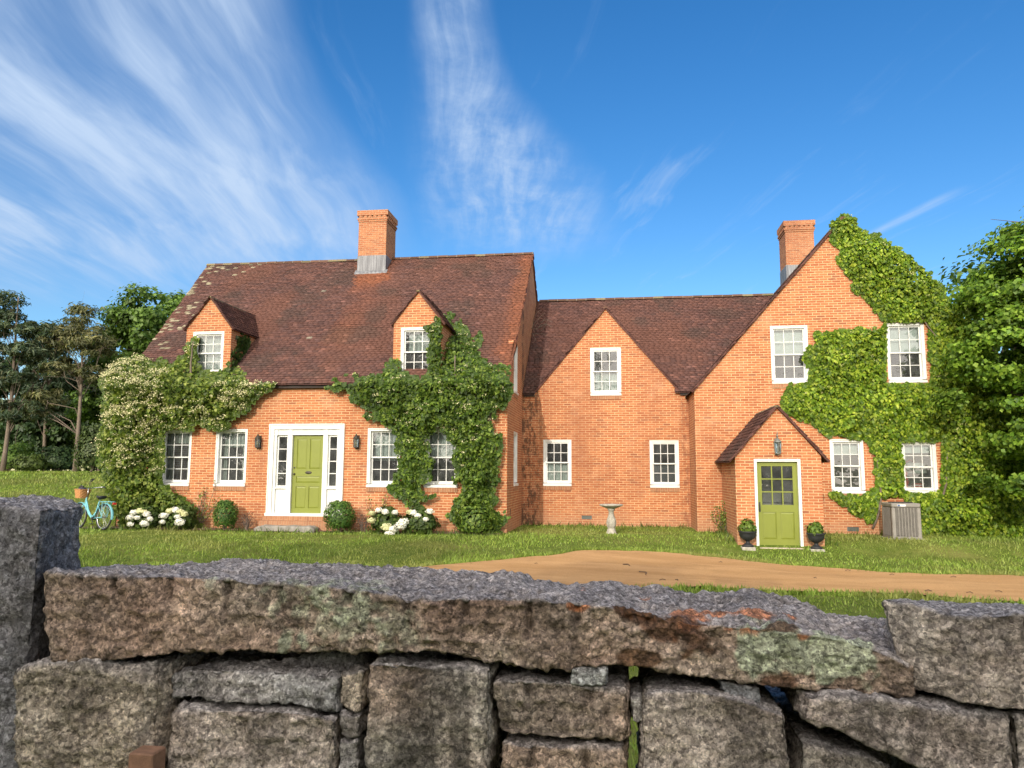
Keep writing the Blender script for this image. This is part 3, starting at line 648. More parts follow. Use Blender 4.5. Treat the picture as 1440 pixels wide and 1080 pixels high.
# dormers
for (xc, h), Z0, seed, ww in ((DL, 4.30, 50, (-11.75, -10.82, 4.25, 5.49)), (DR, 4.14, 60, (-5.71, -4.78, 4.13, 5.475))):
    apex = DEZ+h*DSL
    mb = MB(); x0, x1 = xc-h, xc+h; yb = EY+(DEZ-EZ)/MS; zb = mroof(DY0)-.12
    holed(mb, [(x0, zb), (x1, zb), (x1, DEZ), (xc, apex), (x0, DEZ)], [ww], DY0, .12)
    for X in (x0, x1): mb.add([(X, DY0, zb), (X, DY0, DEZ), (X, yb+.05, DEZ+.0)], [(0, 1, 2)])
    dm = mb.build('dormer', BRICK, HOUSE)
    cross_roof(xc, apex+.05, DSL, h+.07, DY0-.07, lambda z: EY+(z-EZ)/MS, 'dormer_roof', dm, seed, ex=.115)
    ridge((xc, DY0-.08, apex+.05), (xc, EY+(apex-EZ)/MS+.05, apex+.05), 'ridge_tiles', dm, seed, r0=.055, light=.9)
    mb = MB(); rake(mb, xc-h-.06, apex-(h+.06)*DSL, xc, apex, DY0, d=.055, seed=seed); rake(mb, xc+h+.06, apex-(h+.06)*DSL, xc, apex, DY0, d=.055, seed=seed+1); mb.build('verge', VERGE, dm)
    window(ww, DY0, .07, blind=[('curtain', .0, 1, 0, 1)] if seed == 50 else [('curtain', .5, 1, .1, 1)])
# chimneys
def chimney(x0, x1, y0, y1, zb, zt, lead):
    mb = MB(); ct = zt-.40
    mb.box(x0, x1, y0, y1, zb, ct)
    def ring(o, za, zc, k=0): mb.box(x0-o, x1+o, y0-o, y1+o, za, zc)
    ring(.022, ct, ct+.066); ring(.045, ct+.068, ct+.13); ring(.004, ct+.132, ct+.215); ring(.055, ct+.217, ct+.40)
    ns = 6
    for i in range(ns):       # dog-tooth course under the cap
        for (u0, u1, f) in ((x0, x1, lambda c, d: [(c-d, y0-.03), (c, y0-.055), (c+d, y0-.03)]), (x0, x1, lambda c, d: [(c+d, y1+.03), (c, y1+.055), (c-d, y1+.03)]),
                            (y0, y1, lambda c, d: [(x0-.03, c+d), (x0-.055, c), (x0-.03, c-d)]), (y0, y1, lambda c, d: [(x1+.03, c-d), (x1+.055, c), (x1+.03, c+d)])):
            c = u0+(u1-u0)*(i+.5)/ns; T = f(c, .06); za, zc = ct+.134, ct+.213
            mb.add([(x, y, za) for x, y in T]+[(x, y, zc) for x, y in T], [(0, 1, 4, 3), (1, 2, 5, 4), (0, 2, 1), (3, 4, 5)])
    mb.box(x0+.2, x1-.2, y0+.2, y1-.2, zt, zt+.05)
    ch = mb.build('chimney', BRICKD, HOUSE)
    mb = MB(); o = .012; mb.box(x0-o, x1+o, y0-o, y1+o, lead[0], lead[1])
    n = 6
    for i in range(1, n): c = x0+(x1-x0)*i/n; mb.box(c-.008, c+.008, y0-o-.008, y0-o+.002, lead[0]+.02, lead[1]-.02)
    mb.build('flashing', LEAD, ch)
    return ch
chimney(-8.70, -7.71, 24.02, 25.1, 8.0, 10.57, (8.15, 8.97))
mb = MB(); mb.add([(-8.78, 23.93, mroof(23.93)+.045), (-7.63, 23.93, mroof(23.93)+.045), (-7.63, 24.03, mroof(24.03)+.09), (-8.78, 24.03, mroof(24.03)+.09), (-8.78, 23.93, mroof(23.93)), (-7.63, 23.93, mroof(23.93))], [(0, 1, 2, 3), (4, 5, 1, 0)]); mb.build('lead_apron', LEAD, HOUSE)
chimney(6.12, 7.1, 27.0, 28.0, 7.6, 10.6, (7.7, 8.98))
# vents
def vent(a, b, c, d, Y):
    mb = MB(); mb.box(a, b, Y+.06, Y+.07, c, d)
    for k in range(4): z = c+(d-c)*(k+.5)/4; mb.box(a+.01, b-.01, Y+.02, Y+.055, z-.008, z+.008)
    for x in (a, (a+b)/2-.006, b-.012): mb.box(x, x+.012, Y+.012, Y+.019, c, d)
    mb.build('air_vent', plain('vent metal', (.16, .18, .17), .5, .5), HOUSE)
vent(-1.0, -.7, .235, .345, CY); vent(5.92, 6.21, .12, .235, GY)
mb = MB(); mb.box(HR-.02, HR+.006, 19.72, 19.8, .48, .64); mb.build('gas_tap', IRON, HOUSE)

# --- front door with sidelights
def panel_door(x0, x1, z0, z1, y, panels, holes, name, parent, t=.045):
    """frame-and-panel door; panels and holes are rectangles"""
    mb = MB(); holed(mb, [(x0, z0), (x1, z0), (x1, z1), (x0, z1)], panels+holes, y, .018)
    for a, b, c, d in panels:
        mb.quad((a, y+.018, c), (b, y+.018, c), (b, y+.018, d), (a, y+.018, d)); i = .035
        P, Q = [(a, c), (b, c), (b, d), (a, d)], [(a+i, c+i), (b-i, c+i), (b-i, d-i), (a+i, d-i)]
        mb.add([(x, y+.017, z) for x, z in P]+[(x, y+.007, z) for x, z in Q], [(0, 1, 5, 4), (1, 2, 6, 5), (2, 3, 7, 6), (3, 0, 4, 7), (4, 5, 6, 7)])
    for X in (x0, x1): mb.quad((X, y, z0), (X, y+t, z0), (X, y+t, z1), (X, y, z1))
    for Z in (z0, z1): mb.quad((x0, y, Z), (x1, y, Z), (x1, y+t, Z), (x0, y+t, Z))
    return mb.build(name, GREEN, parent)
x0, x1, z0, z1 = DOORM; Y = MY
mb = MB(); e = .003
mb.box(x0+e, x0+.13, Y-.02, Y+.16, z0, z1-e); mb.box(x1-.13, x1-e, Y-.02, Y+.16, z0, z1-e); mb.box(x0+.13, x1-.13, Y-.018, Y+.16, z1-.15, z1-e)
for (a, b) in ((x0+e, x0+.03), (x1-.03, x1-e)): mb.box(a, b, Y-.045, Y-.021, z0, z1-e)
mb.box(x0+.03, x1-.03, Y-.045, Y-.02, z1-.03, z1-e)
mb.box(x0+.13, x1-.13, Y+.03, Y+.16, 2.565, z1-.15)                 # frieze board
for c in (x0+.17, -8.67, -7.67, x1-.17): mb.box(c-.065, c+.065, Y+.012, Y+.029, 2.555, z1-.152)
for a, b in ((x0+.132, x0+.20), (-8.735, -8.605), (-7.735, -7.605), (x1-.20, x1-.132)): mb.box(a, b, Y+.022, Y+.16, z0+.03, 2.553)
for a, b in ((x0+.20, -8.735), (-7.605, x1-.20)):                   # panels under the sidelights
    mb.box(a, b, Y+.075, Y+.16, z0+.03, 1.13); mb.box(a+.03, b-.03, Y+.066, Y+.074, z0+.08, 1.06); mb.box(a, b, Y+.02, Y+.16, 1.131, 1.165)
mb.box(x0-.02, x1+.02, Y-.07, Y+.2, z0-.045, z0+.028)
SUR = mb.build('door_surround', WHITE, HOUSE)
for a, b in ((x0+.201, -8.736), (-7.604, x1-.201)):
    mb = MB(); y = Y+.085; lo, hi = 1.166, 2.56; s = .04
    mb.box(a, a+s, y, y+.04, lo, hi); mb.box(b-s, b, y, y+.04, lo, hi); mb.box(a+s, b-s, y, y+.04, lo, lo+.045); mb.box(a+s, b-s, y, y+.04, hi-.045, hi)
    for k in (1, 2, 3): z = lo+.045+(hi-lo-.09)*k/4; mb.box(a+s, b-s, y+.004, y+.036, z-.011, z+.011)
    sd = mb.build('sidelight', WHITE, SUR); MB().quad((a+.02, y+.02, lo+.02), (b-.02, y+.02, lo+.02), (b-.02, y+.02, hi-.02), (a+.02, y+.02, hi-.02)).build('pane', GLASS, SUR)
dx0, dx1, dz0, dz1 = -8.603, -7.737, .49, 2.55; w = dx1-dx0
P = [(dx0+.11, dx0+w/2-.04, 1.66, dz1-.09), (dx0+w/2+.04, dx1-.09, 1.66, dz1-.09), (dx0+.11, dx1-.09, 1.29, 1.46), (dx0+.11, dx0+w/2-.04, dz0+.13, 1.19), (dx0+w/2+.04, dx1-.09, dz0+.13, 1.19)]
D1 = panel_door(dx0, dx1, dz0, dz1, Y+.10, P, [], 'front_door', HOUSE)
mb = MB(); mb.lathe([(.0, 0), (.022, .0), (.03, .02), (.02, .045), (0, .05)], (0, 0, 0), 12); mb.v = [(dx0+.055+x, Y+.10-z, 1.52+y) for x, y, z in mb.v]; mb.build('knob', BRONZE, D1)
mb = MB(); mb.lathe([(.0, 0), (.024, .0), (.02, .02), (0, .022)], (0, 0, 0), 12); mb.v = [(dx0+.055+x, Y+.10-z, 1.69+y) for x, y, z in mb.v]; mb.build('lock', BRONZE, D1)
mb = MB(); mb.lathe([(0, 0), (.095, 0), (.08, .014), (.03, .02), (0, .022)], (0, 0, 0), 16); mb.v = [(dx0+w/2+.02+x, Y+.099-z, 1.56+y*.42) for x, y, z in mb.v]; mb.build('letter_plate', BRONZE, D1)
mb = MB(); mb.box(x0-.05, x1+.35, Y-.32, Y-.075, -.1, z0-.16); mb.build('brick_step', ROWLOCK, HOUSE)
mb = MB(); mb.box(x0-.05, x1+.1, Y-.13, Y-.003, z0-.158, z0-.047); mb.build('brick_step', ROWLOCK, HOUSE)
# --- porch door
x0, x1, z0, z1 = PDOOR; Y = PY; mb = MB(); c = .065
mb.box(x0+e, x0+c, Y-.03, Y+.13, z0, z1-e); mb.box(x1-c, x1-e, Y-.03, Y+.13, z0, z1-e); mb.box(x0+c, x1-c, Y-.03, Y+.13, z1-c, z1-e); mb.box(x0+e, x1-e, Y-.042, Y-.031, z1-.03, z1-e)
mb.box(x0+e, x0+.03, Y-.042, Y-.031, z0, z1-.03); mb.box(x1-.03, x1-e, Y-.042, Y-.031, z0, z1-.03)
mb.build('door_frame', WHITE, HOUSE)
dx0, dx1, dz0, dz1 = x0+c+.004, x1-c-.004, -.09, z1-c-.004; w = dx1-dx0
gx0, gx1, gz0, gz1 = dx0+.105, dx1-.105, .87, 1.765
D2 = panel_door(dx0, dx1, dz0, dz1, Y+.04, [(dx0+.10, dx0+w/2-.045, .08, .70), (dx0+w/2+.045, dx1-.10, .08, .70)], [(gx0, gx1, gz0, gz1)], 'porch_door', HOUSE)
mb = MB()
for k in (1, 2):
    c_ = gx0+(gx1-gx0)*k/3; mb.box(c_-.014, c_+.014, Y+.043, Y+.07, gz0, gz1)
    c_ = gz0+(gz1-gz0)*k/3
    for j in range(3): mb.box(gx0+(gx1-gx0)*j/3+.014*(j > 0), gx0+(gx1-gx0)*(j+1)/3-.014*(j < 2), Y+.044, Y+.069, c_-.014, c_+.014)
mb.build('glazing_bars', GREEN, D2)
MB().quad((gx0, Y+.056, gz0), (gx1, Y+.056, gz0), (gx1, Y+.056, gz1), (gx0, Y+.056, gz1)).build('pane', GLASS, D2)
mb = MB(); mb.box(dx0+.025, dx0+.06, Y+.03, Y+.041, .70, .93); mb.tube([(dx0+.042, Y+.03, .86), (dx0+.042, Y-.015, .86), (dx0+.042, Y-.02, .78), (dx0+.042, Y+.0, .74), (dx0+.042, Y+.03, .74)], .009, 6); mb.build('door_handle', IRON, D2)
mb = MB(); mb.bbox(x0+.04, x1-.03, Y-.22, Y+.1, -.24, -.093, .015); mb.build('door_sill', plain('worn timber sill', (.42, .36, .28), .9, var=.25, sc=9), HOUSE)
# ------------------------------------------------------------------ things by the house
def lantern(name, label, x, y, z, h=.42, big=False, glassy=False):
    t = thing(name, label, 'wall lamp', (x, y, z), 'lamps by the front door' if not big else None)
    mt = BRONZE if not big else plain('verdigris lamp metal', (.20, .21, .19), .5, .5)
    mb = MB(); mb.bbox(x-.05, x+.05, y-.02, y-.001, z-h*.42, z+h*.42, .008); mb.build('back_plate', mt, t)
    mb = MB(); d = .10; cy = y-.12; w = .075 if not big else .085
    zl, zt = z-h*.33, z+h*.22
    for i in range(6):
        a = math.pi/6+i*math.pi/3; mb.tube([(x+w*.8*math.cos(a), cy+w*.8*math.sin(a), zl), (x+w*math.cos(a), cy+w*math.sin(a), zt)], .007, 5)
    mb.lathe([(0, -.04), (.012, -.045), (.02, -.02), (w*.85, 0), (w*.85, .015), (0, .016)], (x, cy, zl-.012), 12)
    mb.lathe([(w*1.15, 0), (w*1.1, .012), (w*.75, .05), (w*.35, .085), (.014, .1), (.018, .115), (0, .13)], (x, cy, zt), 12)
    mb.tube([(x, y-.01, z-h*.3), (x, y-.06, z-h*.42), (x, cy, zl-.03)], .009, 6)
    if big: mb.tube([(x, cy, zt+.12), (x, cy+.01, zt+.17), (x, cy+.05, zt+.19), (x, y-.01, zt+.12)], .008, 6); mb.lathe([(.012, 0), (.02, .03), (.006, .07), (.012, .10), (0, .16)], (x, cy, zt+.11), 8)
    mb.build('cage', mt, t)
    MB().lathe([(w*.72, 0), (w*.9, zt-zl-.01)], (x, cy, zl+.004), 6, a0=math.pi/6).build('glass', GLASS, t)
    MB().lathe([(0, 0), (.018, .01), (.026, .06), (.016, .11), (0, .13)], (x, cy, zl+.03), 10).build('bulb', plain('frosted bulb', (.75, .62, .33), .3) if not big else plain('clear bulb', (.7, .68, .6), .2), t)
lantern('wall_lantern', 'dark bronze lantern on the brick left of the white front door surround', -9.52, MY, 2.37)
lantern('wall_lantern', 'dark bronze lantern on the brick right of the white front door surround', -6.77, MY, 2.37)
lantern('wall_lantern', 'tall greenish metal lantern above the glazed porch door', 3.755, PY, 2.22, h=.46, big=True)
# rough stone slab before the front door
def rough_box(name, x0, x1, y0, y1, z0, z1, mt, amp, label, cat, f=4., n=24, seed=0):
    nu, nv, nw = n, 6, 10; ii = {}
    V = []; F = []
    def vid(i, j, k):
        if (i, j, k) not in ii: ii[(i, j, k)] = len(V); V.append((i/nu, k/nw, j/nv))
        return ii[(i, j, k)]
    for i in range(nu):
        for k in range(nw): F.append((vid(i, nv, k), vid(i+1, nv, k), vid(i+1, nv, k+1), vid(i, nv, k+1)))
        for j in range(nv): F.append((vid(i, j, 0), vid(i+1, j, 0), vid(i+1, j+1, 0), vid(i, j+1, 0))); F.append((vid(i+1, j, nw), vid(i, j, nw), vid(i, j+1, nw), vid(i+1, j+1, nw)))
    for k in range(nw):
        for j in range(nv): F.append((vid(0, j, k+1), vid(0, j, k), vid(0, j+1, k), vid(0, j+1, k+1))); F.append((vid(nu, j, k), vid(nu, j, k+1), vid(nu, j+1, k+1), vid(nu, j+1, k)))
    q = np.array(V); c = q*2-1; P = np.stack([x0+(x1-x0)*q[:, 0], y0+(y1-y0)*q[:, 1], z0+(z1-z0)*q[:, 2]], -1)
    rr = sstep(abs(c[:, 0]), .85, 1.0)[:, None]; P[:, 1] += (rr[:, 0])*(-c[:, 1])*.09*(y1-y0); P[:, 2] -= rr[:, 0]*.25*(z1-z0)*(q[:, 2])
    P += np.stack([fbm(P, f, 4, seed), fbm(P+7, f, 4, seed), fbm(P+13, f, 4, seed)], -1)*amp
    return tag(link_mesh(name, P, F, mt, loc=((x0+x1)/2, (y0+y1)/2, z0), smooth=True), label, cat)
rough_box('stone_slab', -9.22, -7.6, 18.33, 18.76, -.05, .20, CONC, .014, 'rough grey stone slab lying as a step before the front door', 'step', seed=3)
# bird bath
bb = thing('bird_bath', 'pale carved stone bird bath standing on the grass before the middle wing', 'bird bath', (-.12, 19.55, .02))
MB().lathe([(.0, .66), (.05, .655), (.10, .665), (.2, .70), (.285, .735), (.30, .75), (.295, .775), (.27, .77), (.2, .738), (.1, .725), (0, .722)], (-.12, 19.55, .02), 28).build('basin', STONEW, bb, smooth=True)
MB().lathe([(.0, -.1), (.15, -.1), (.15, .03), (.125, .05), (.105, .13), (.085, .17), (.11, .2), (.115, .25), (.13, .3), (.115, .38), (.08, .47), (.065, .55), (.07, .6), (.09, .63), (.1, .662), (0, .664)], (-.12, 19.55, .02), 24, wob=lambda w, z: 1+.035*math.sin(6*w)*(z < .5)).build('pedestal', STONEW, bb, smooth=True)
MB().lathe([(0, 0), (.25, 0), (.25, .004), (0, .004)], (-.12, 19.55, .765), 24).build('water', mat('bath water', lambda n: pbr(n, (.02, .05, .04), .03)), bb)
# urns and their plants
def foliage_ball(name, c, rad, n, leaf, cols, seed, flat=.8, mt=LEAF, parent=None, tip=.2, jit=.5, shell=.55, lump=.25, aspect=.7, loc=None):
    r = np.random.default_rng(seed); d = r.normal(0, 1, (n, 3)); d /= np.linalg.norm(d, axis=1)[:, None]; d[:, 2] = np.where(d[:, 2] < -.75, -d[:, 2], d[:, 2])
    q = shell+(1-shell)*r.random(n)**.5; k = 1+lump*fbm(d*1.7+seed, 1.3, 3, seed)
    P = np.array(c)+d*np.array(rad)*(q*k)[:, None]
    V, F, C = merge([leaf_cloud(P, d+np.array([0, -.1, .35]), leaf*(.7+.6*r.random(n)), pal(n, cols, r), tip, aspect, jitter=jit, seed=seed)])
    return link_mesh(name, V, F, mt, parent, loc, col=C, smooth=False)
BRIGHT = [(.05, .10, .012), (.10, .17, .02), (.17, .24, .03)]
for x, z, lb in ((2.99, -.19, 'left'), (4.49, -.21, 'right')):
    u = thing('garden_urn', 'black cast iron urn on a white block at the porch door, on its %s side' % ('handle' if lb == 'left' else 'hinge'), 'urn', (x, 18.0, z), 'urns beside the porch door')
    mb = MB(); mb.bbox(x-.15, x+.15, 17.85, 18.15, z-.06, z+.115, .012); mb.build('plinth', STONEW, u)
    MB().lathe([(0, .117), (.13, .117), (.13, .15), (.105, .165), (.05, .2), (.04, .235), (.055, .255), (.10, .275), (.155, .32), (.18, .38), (.185, .43), (.205, .445), (.21, .465), (.19, .47), (.17, .44), (.0, .43)], (x, 18., z), 24, wob=lambda w, zz: 1+.03*math.cos(12*w)*(.26 < zz < .42)).build('bowl', plain('weathered black iron', (.035, .037, .042), .55, .3, var=.3), u, smooth=True)
    p = foliage_ball('potted_plant', (x, 18., z+.54), (.20, .20, .17), 260, .085, BRIGHT, 11+int(x*10), loc=(x, 18., z+.44))
    tag(p, 'leafy green plant filling the black urn at the porch door, on the %s side' % ('handle' if lb == 'left' else 'hinge'), 'plant', 'plants in the urns')
# air conditioner
ax0, ax1, ay0, ay1, az0 = 6.57, 7.23, 19.25, 19.95, .03
ac = thing('air_conditioner', 'boxy taupe outdoor air conditioner with louvred sides by the ivy wall', 'air conditioner', ((ax0+ax1)/2, (ay0+ay1)/2, az0))
TAUPE = plain('taupe enamel', (.245, .23, .21), .5, .2, var=.1); DK = plain('dark coil', (.045, .042, .04), .7)
mb = MB(); mb.bbox(ax0-.06, ax1+.06, ay0-.06, ay1+.06, az0-.1, az0+.03, .01); mb.build('base_pad', CONC, ac)
zt = az0+.87; mb = MB(); mb.box(ax0+.05, ax1-.05, ay0+.05, ay1-.05, az0+.06, zt-.1); mb.build('coil', DK, ac)
mb = MB()
for x in (ax0, ax1-.09):
    for y in (ay0, ay1-.09): mb.bbox(x, x+.09, y, y+.09, az0+.032, zt-.102, .015)
mb.bbox(ax0-.004, ax1+.004, ay0-.004, ay1+.004, zt-.10, zt, .02); mb.bbox(ax0-.002, ax1+.002, ay0-.002, ay1+.002, az0+.031, az0+.085, .008)
mb.build('cabinet', TAUPE, ac)
mb = MB()
for k in range(30):
    z = az0+.105+k*(.65/29)
    mb.box(ax0+.091, ax1-.091, ay0+.012, ay0+.03, z, z+.011); mb.box(ax0+.012, ax0+.03, ay0+.091, ay1-.091, z, z+.011); mb.box(ax1-.03, ax1-.012, ay0+.091, ay1-.091, z, z+.011)
for k in range(1, 7):
    c = ax0+.09+(ax1-ax0-.18)*k/7; mb.box(c-.008, c+.008, ay0+.002, ay0+.0115, az0+.09, zt-.105); c = ay0+.09+(ay1-ay0-.18)*k/7; mb.box(ax0+.002, ax0+.0115, c-.008, c+.008, az0+.09, zt-.105)
mb.build('louvres', TAUPE, ac)
mb = MB(); cx, cy = (ax0+ax1)/2, (ay0+ay1)/2
for r_ in (.09, .15, .21, .27): mb.tube([(cx+r_*math.cos(a*.3491), cy+r_*math.sin(a*.3491), zt+.012) for a in range(19)], .006, 5)
for k in range(6): a = k*math.pi/6; mb.tube([(cx-.28*math.cos(a), cy-.28*math.sin(a), zt+.005), (cx+.28*math.cos(a), cy+.28*math.sin(a), zt+.005)], .006, 5)
mb.build('fan_grille', DK, ac)
mb = MB(); mb.box(ax0+.13, ax0+.32, ay0-.009, ay0-.0045, zt-.075, zt-.03); bg = mb.build('name_plate', plain('plate white', (.75, .76, .76), .4, var=.02), ac)
mb = MB(); mb.box(ax0+.135, ax0+.19, ay0-.012, ay0-.0095, zt-.07, zt-.035); mb.build('blue_mark', plain('plate blue', (.03, .07, .2), .4, var=.02), bg)
mb = MB()                                                   # lamp and boxes seen through the ground floor window of the right wing
lp = thing('table_lamp', 'red table lamp with white shade behind the ivy framed ground floor window', 'lamp', (7.62, 21.1, .42))
MB().lathe([(0, 0), (.09, 0), (.1, .03), (.05, .06), (.05, .15), (.085, .25), (.06, .35), (.03, .4), (.07, .47), (.03, .52), (.015, .75), (0, .75)], (7.55, 21.0, 1.15), 16).build('base', RED, lp, smooth=True)
MB().lathe([(.27, 0), (.19, .27), (.185, .27), (.26, .004)], (7.85, 21.1, 1.62), 20).build('shade', CLOTH, lp, smooth=True)
MB().tube([(7.55, 21.0, 1.88), (7.7, 21.05, 1.97), (7.85, 21.1, 1.9)], .012, 6).build('arm', RED, lp)
mb = MB(); mb.box(7.3, 8.3, 20.88, 21.5, 1.09, 1.145); mb.box(7.34, 7.4, 20.92, 20.98, .42, 1.09); mb.box(8.2, 8.26, 20.92, 20.98, .42, 1.09); tag(mb.build('side_table', WOOD, loc=(7.8, 21.2, .42)), 'brown wooden table standing inside behind the ivy framed window', 'table')
mb = MB(); mb.bbox(7.72, 7.93, 20.93, 21.1, 1.147, 1.36, .008); tn = mb.build('tin_box', RED, loc=(7.82, 21., 1.147)); tag(tn, 'red and white striped tin on the window table', 'tin')
mb = MB(); mb.box(7.718, 7.932, 20.926, 20.929, 1.22, 1.26); mb.box(7.718, 7.932, 20.926, 20.929, 1.30, 1.325); mb.build('stripe', WHITE, tn)

# ------------------------------------------------------------------ bicycle
bk_a = R(158)                                            # it points away to the left
bk = thing('bicycle', 'light blue step-through bicycle with wicker basket parked by the flowering climber', 'bicycle', (-13.18, 18.0, float(ground(-13.2, 18.0))), rotz=0)
bk.rotation_euler = (R(4), 0, bk_a)
BLUE = plain('sky blue enamel', (.17, .46, .52), .35, var=.04); CHROME = plain('chrome', (.55, .56, .58), .25, .9, var=.1); RUB = plain('tyre rubber', (.02, .02, .02), .8); WICK = plain('wicker', (.50, .24, .09), .8, var=.35, sc=60, bump=.8); BLK = plain('black vinyl', (.02, .02, .024), .45)
wr = .335
def circ(cx, cz, r, n=36, a0=0., a1=2*math.pi): return [(cx+r*math.cos(a0+(a1-a0)*i/n), 0, cz+r*math.sin(a0+(a1-a0)*i/n)) for i in range(n+1)]
FX, RX = 1.10, 0.
for cx in (RX, FX):
    wh = MB().tube(circ(cx, wr, wr-.022), .022, 8, False).build('wheel', RUB, bk, world=False, smooth=True)
    MB().tube(circ(cx, wr, wr-.048), .012, 6, False).build('rim', CHROME, wh, world=False, smooth=True)
    mb = MB(); mb.tube([(cx, -.05, wr), (cx, .05, wr)], .022, 8)
    for i in range(24): a = i*math.pi/12; s = .03*(1 if i % 2 else -1); mb.tube([(cx+.02*math.cos(a+.5), s, wr+.02*math.sin(a+.5)), (cx+(wr-.05)*math.cos(a), 0, wr+(wr-.05)*math.sin(a))], .0022, 4)
    mb.build('spokes', CHROME, wh, world=False)
mb = MB(); BB = (.44, 0, .29); ST = (.30, 0, .72); HD0, HD1 = (.93, 0, .64), (.885, 0, .82)
mb.tube([BB, ST], .017, 8); mb.tube([HD0, HD1], .02, 8)
mb.tube([(.90, 0, .76), (.83, 0, .66), (.74, 0, .50), (.62, 0, .38), (.50, 0, .33), (.37, 0, .47)], .021, 8)
mb.tube([(.92, 0, .69), (.84, 0, .56), (.70, 0, .40), (.56, 0, .31), BB], .02, 8)
for s in (-1, 1):
    mb.tube([(BB[0], s*.03, BB[2]), (RX, s*.065, wr)], .011, 6); mb.tube([(ST[0]+.02, s*.02, ST[2]-.06), (RX, s*.065, wr)], .009, 6)
mb.build('frame', BLUE, bk, world=False, smooth=True)
mb = MB()
for s in (-1, 1): mb.tube([(.935, s*.03, .635), (.945, s*.055, .58), (1.02, s*.06, .44), (FX, s*.06, wr)], .012, 6)
mb.build('fork', BLUE, bk, world=False, smooth=True)
for cx, a0, a1 in ((RX, R(-8), R(165)), (FX, R(15), R(150))):
    V = []; F = []; n = 26
    for i in range(n+1):
        a = a0+(a1-a0)*i/n if cx == FX else math.pi-(a0+(a1-a0)*i/n)
        for k, (o, w) in enumerate(((.012, -.036), (.026, -.02), (.03, 0), (.026, .02), (.012, .036))): V.append((cx+(wr+o)*math.cos(a), w, wr+(wr+o)*math.sin(a)))
    for i in range(n):
        for k in range(4): F.append((i*5+k, i*5+k+1, i*5+k+6, i*5+k+5))
    MB().add(V, F).build('mudguard', BLUE, bk, world=False, smooth=True)
mb = MB(); mb.tube([ST, (.275, 0, .80)], .013, 8); mb.build('seat_post', CHROME, bk, world=False)
mb = MB(); V = []; F = []; n = 10
for i in range(n+1):
    t = i/n; x = .14+.28*t; w = .125*(1-sstep(t, .25, .75)*.75)*(1 if t > .02 else .7); h = .84+.02*math.cos(t*6)-.005
    for k in range(8): a = 2*math.pi*k/8; V.append((x, w*math.cos(a), h+.035*math.sin(a)))
for i in range(n):
    for k in range(8): j = (k+1) % 8; F.append((i*8+k, i*8+j, i*8+8+j, i*8+8+k))
F += [tuple(range(7, -1, -1)), tuple(range(n*8, n*8+8))]; mb.add(V, F).build('saddle', BLK, bk, world=False, smooth=True)
mb = MB(); mb.tube([HD1, (.865, 0, .95), (.86, 0, 1.06)], .013, 8); mb.tube([(.62, -.30, 1.10), (.70, -.31, 1.12), (.82, -.22, 1.10), (.87, -.08, 1.07), (.87, .08, 1.07), (.82, .22, 1.10), (.70, .31, 1.12), (.62, .30, 1.10)], .012, 8); hb = mb.build('handlebar', CHROME, bk, world=False, smooth=True)
for s in (-1, 1):
    MB().tube([(.71, s*.312, 1.121), (.60, s*.30, 1.097)], .018, 8).build('grip', BLK, hb, world=False)
    MB().tube([(.84, s*.2, 1.095), (.86, s*.26, 1.09), (.76, s*.33, 1.09)], .007, 6).build('brake_lever', IRON, hb, world=False)
mb = MB(); mb.tube([(.83, .0, 1.13), (.83, 0, 1.30)], .008, 6); mb.tube([(.83, -.03, 1.30), (.83, -.10, 1.33), (.83, -.03, 1.25)], .02, 6); mb.build('mirror', IRON, hb, world=False)
mb = MB(); L = 12; V = []; F = []                          # basket: tapered, woven, open on top
for i in range(7):
    t = i/6; z = .80+.23*t; hw, hl = .13+.04*t, .12+.035*t
    for k in range(24):
        a = 2*math.pi*k/24; c, s = math.cos(a), math.sin(a); q = (abs(c)**4+abs(s)**4)**-.25; o = .006*((i+k) % 2)
        V.append((1.12+(hl+o)*c*q, (hw+o)*s*q, z))
for i in range(6):
    for k in range(24): j = (k+1) % 24; F.append((i*24+k, i*24+j, i*24+24+j, i*24+24+k))
F.append(tuple(range(23, -1, -1))); mb.add(V, F); mb.tube([V[6*24+k % 24] for k in range(25)], .012, 6, False); mb.build('basket', WICK, bk, world=False)
bg = MB().lathe([(0, 0), (.1, .0), (.12, .06), (.115, .13), (.07, .19), (0, .2)], (0, 0, 0), 14, wob=lambda w, z: 1+.12*math.sin(3*w+z*20))
M_ = Matrix.Translation(LOC[bk]) @ Matrix.Rotation(bk_a, 4, 'Z') @ Matrix.Rotation(R(4), 4, 'X'); c0 = M_ @ Vector((1.12, 0, .90))
bg.v = [tuple(c0+Vector(p)) for p in bg.v]; tag(bg.build('bag', plain('navy cloth', (.02, .025, .06), .8), loc=c0, smooth=True), 'navy cloth bag stuffed in the bicycle basket', 'bag')
mb = MB()
for s in (-1, 1): mb.tube([(.24, s*.05, .72), (.0, s*.07, .735), (-.28, s*.06, .735), (-.34, s*.04, .735), (-.36, 0, .735)], .009, 6); mb.tube([(0, s*.075, wr), (-.12, s*.07, .73)], .007, 6); mb.tube([(0, s*.075, wr), (.06, s*.07, .73)], .007, 6)
for x in (-.2, -.05, .1): mb.tube([(x, -.065, .735), (x, .065, .735)], .007, 6)
rk = mb.build('rack', BLUE, bk, world=False)
mb = MB(); mb.bbox(-.385, -.36, -.05, .05, .66, .715, .006); mb.build('tail_light', RED, rk, world=False)
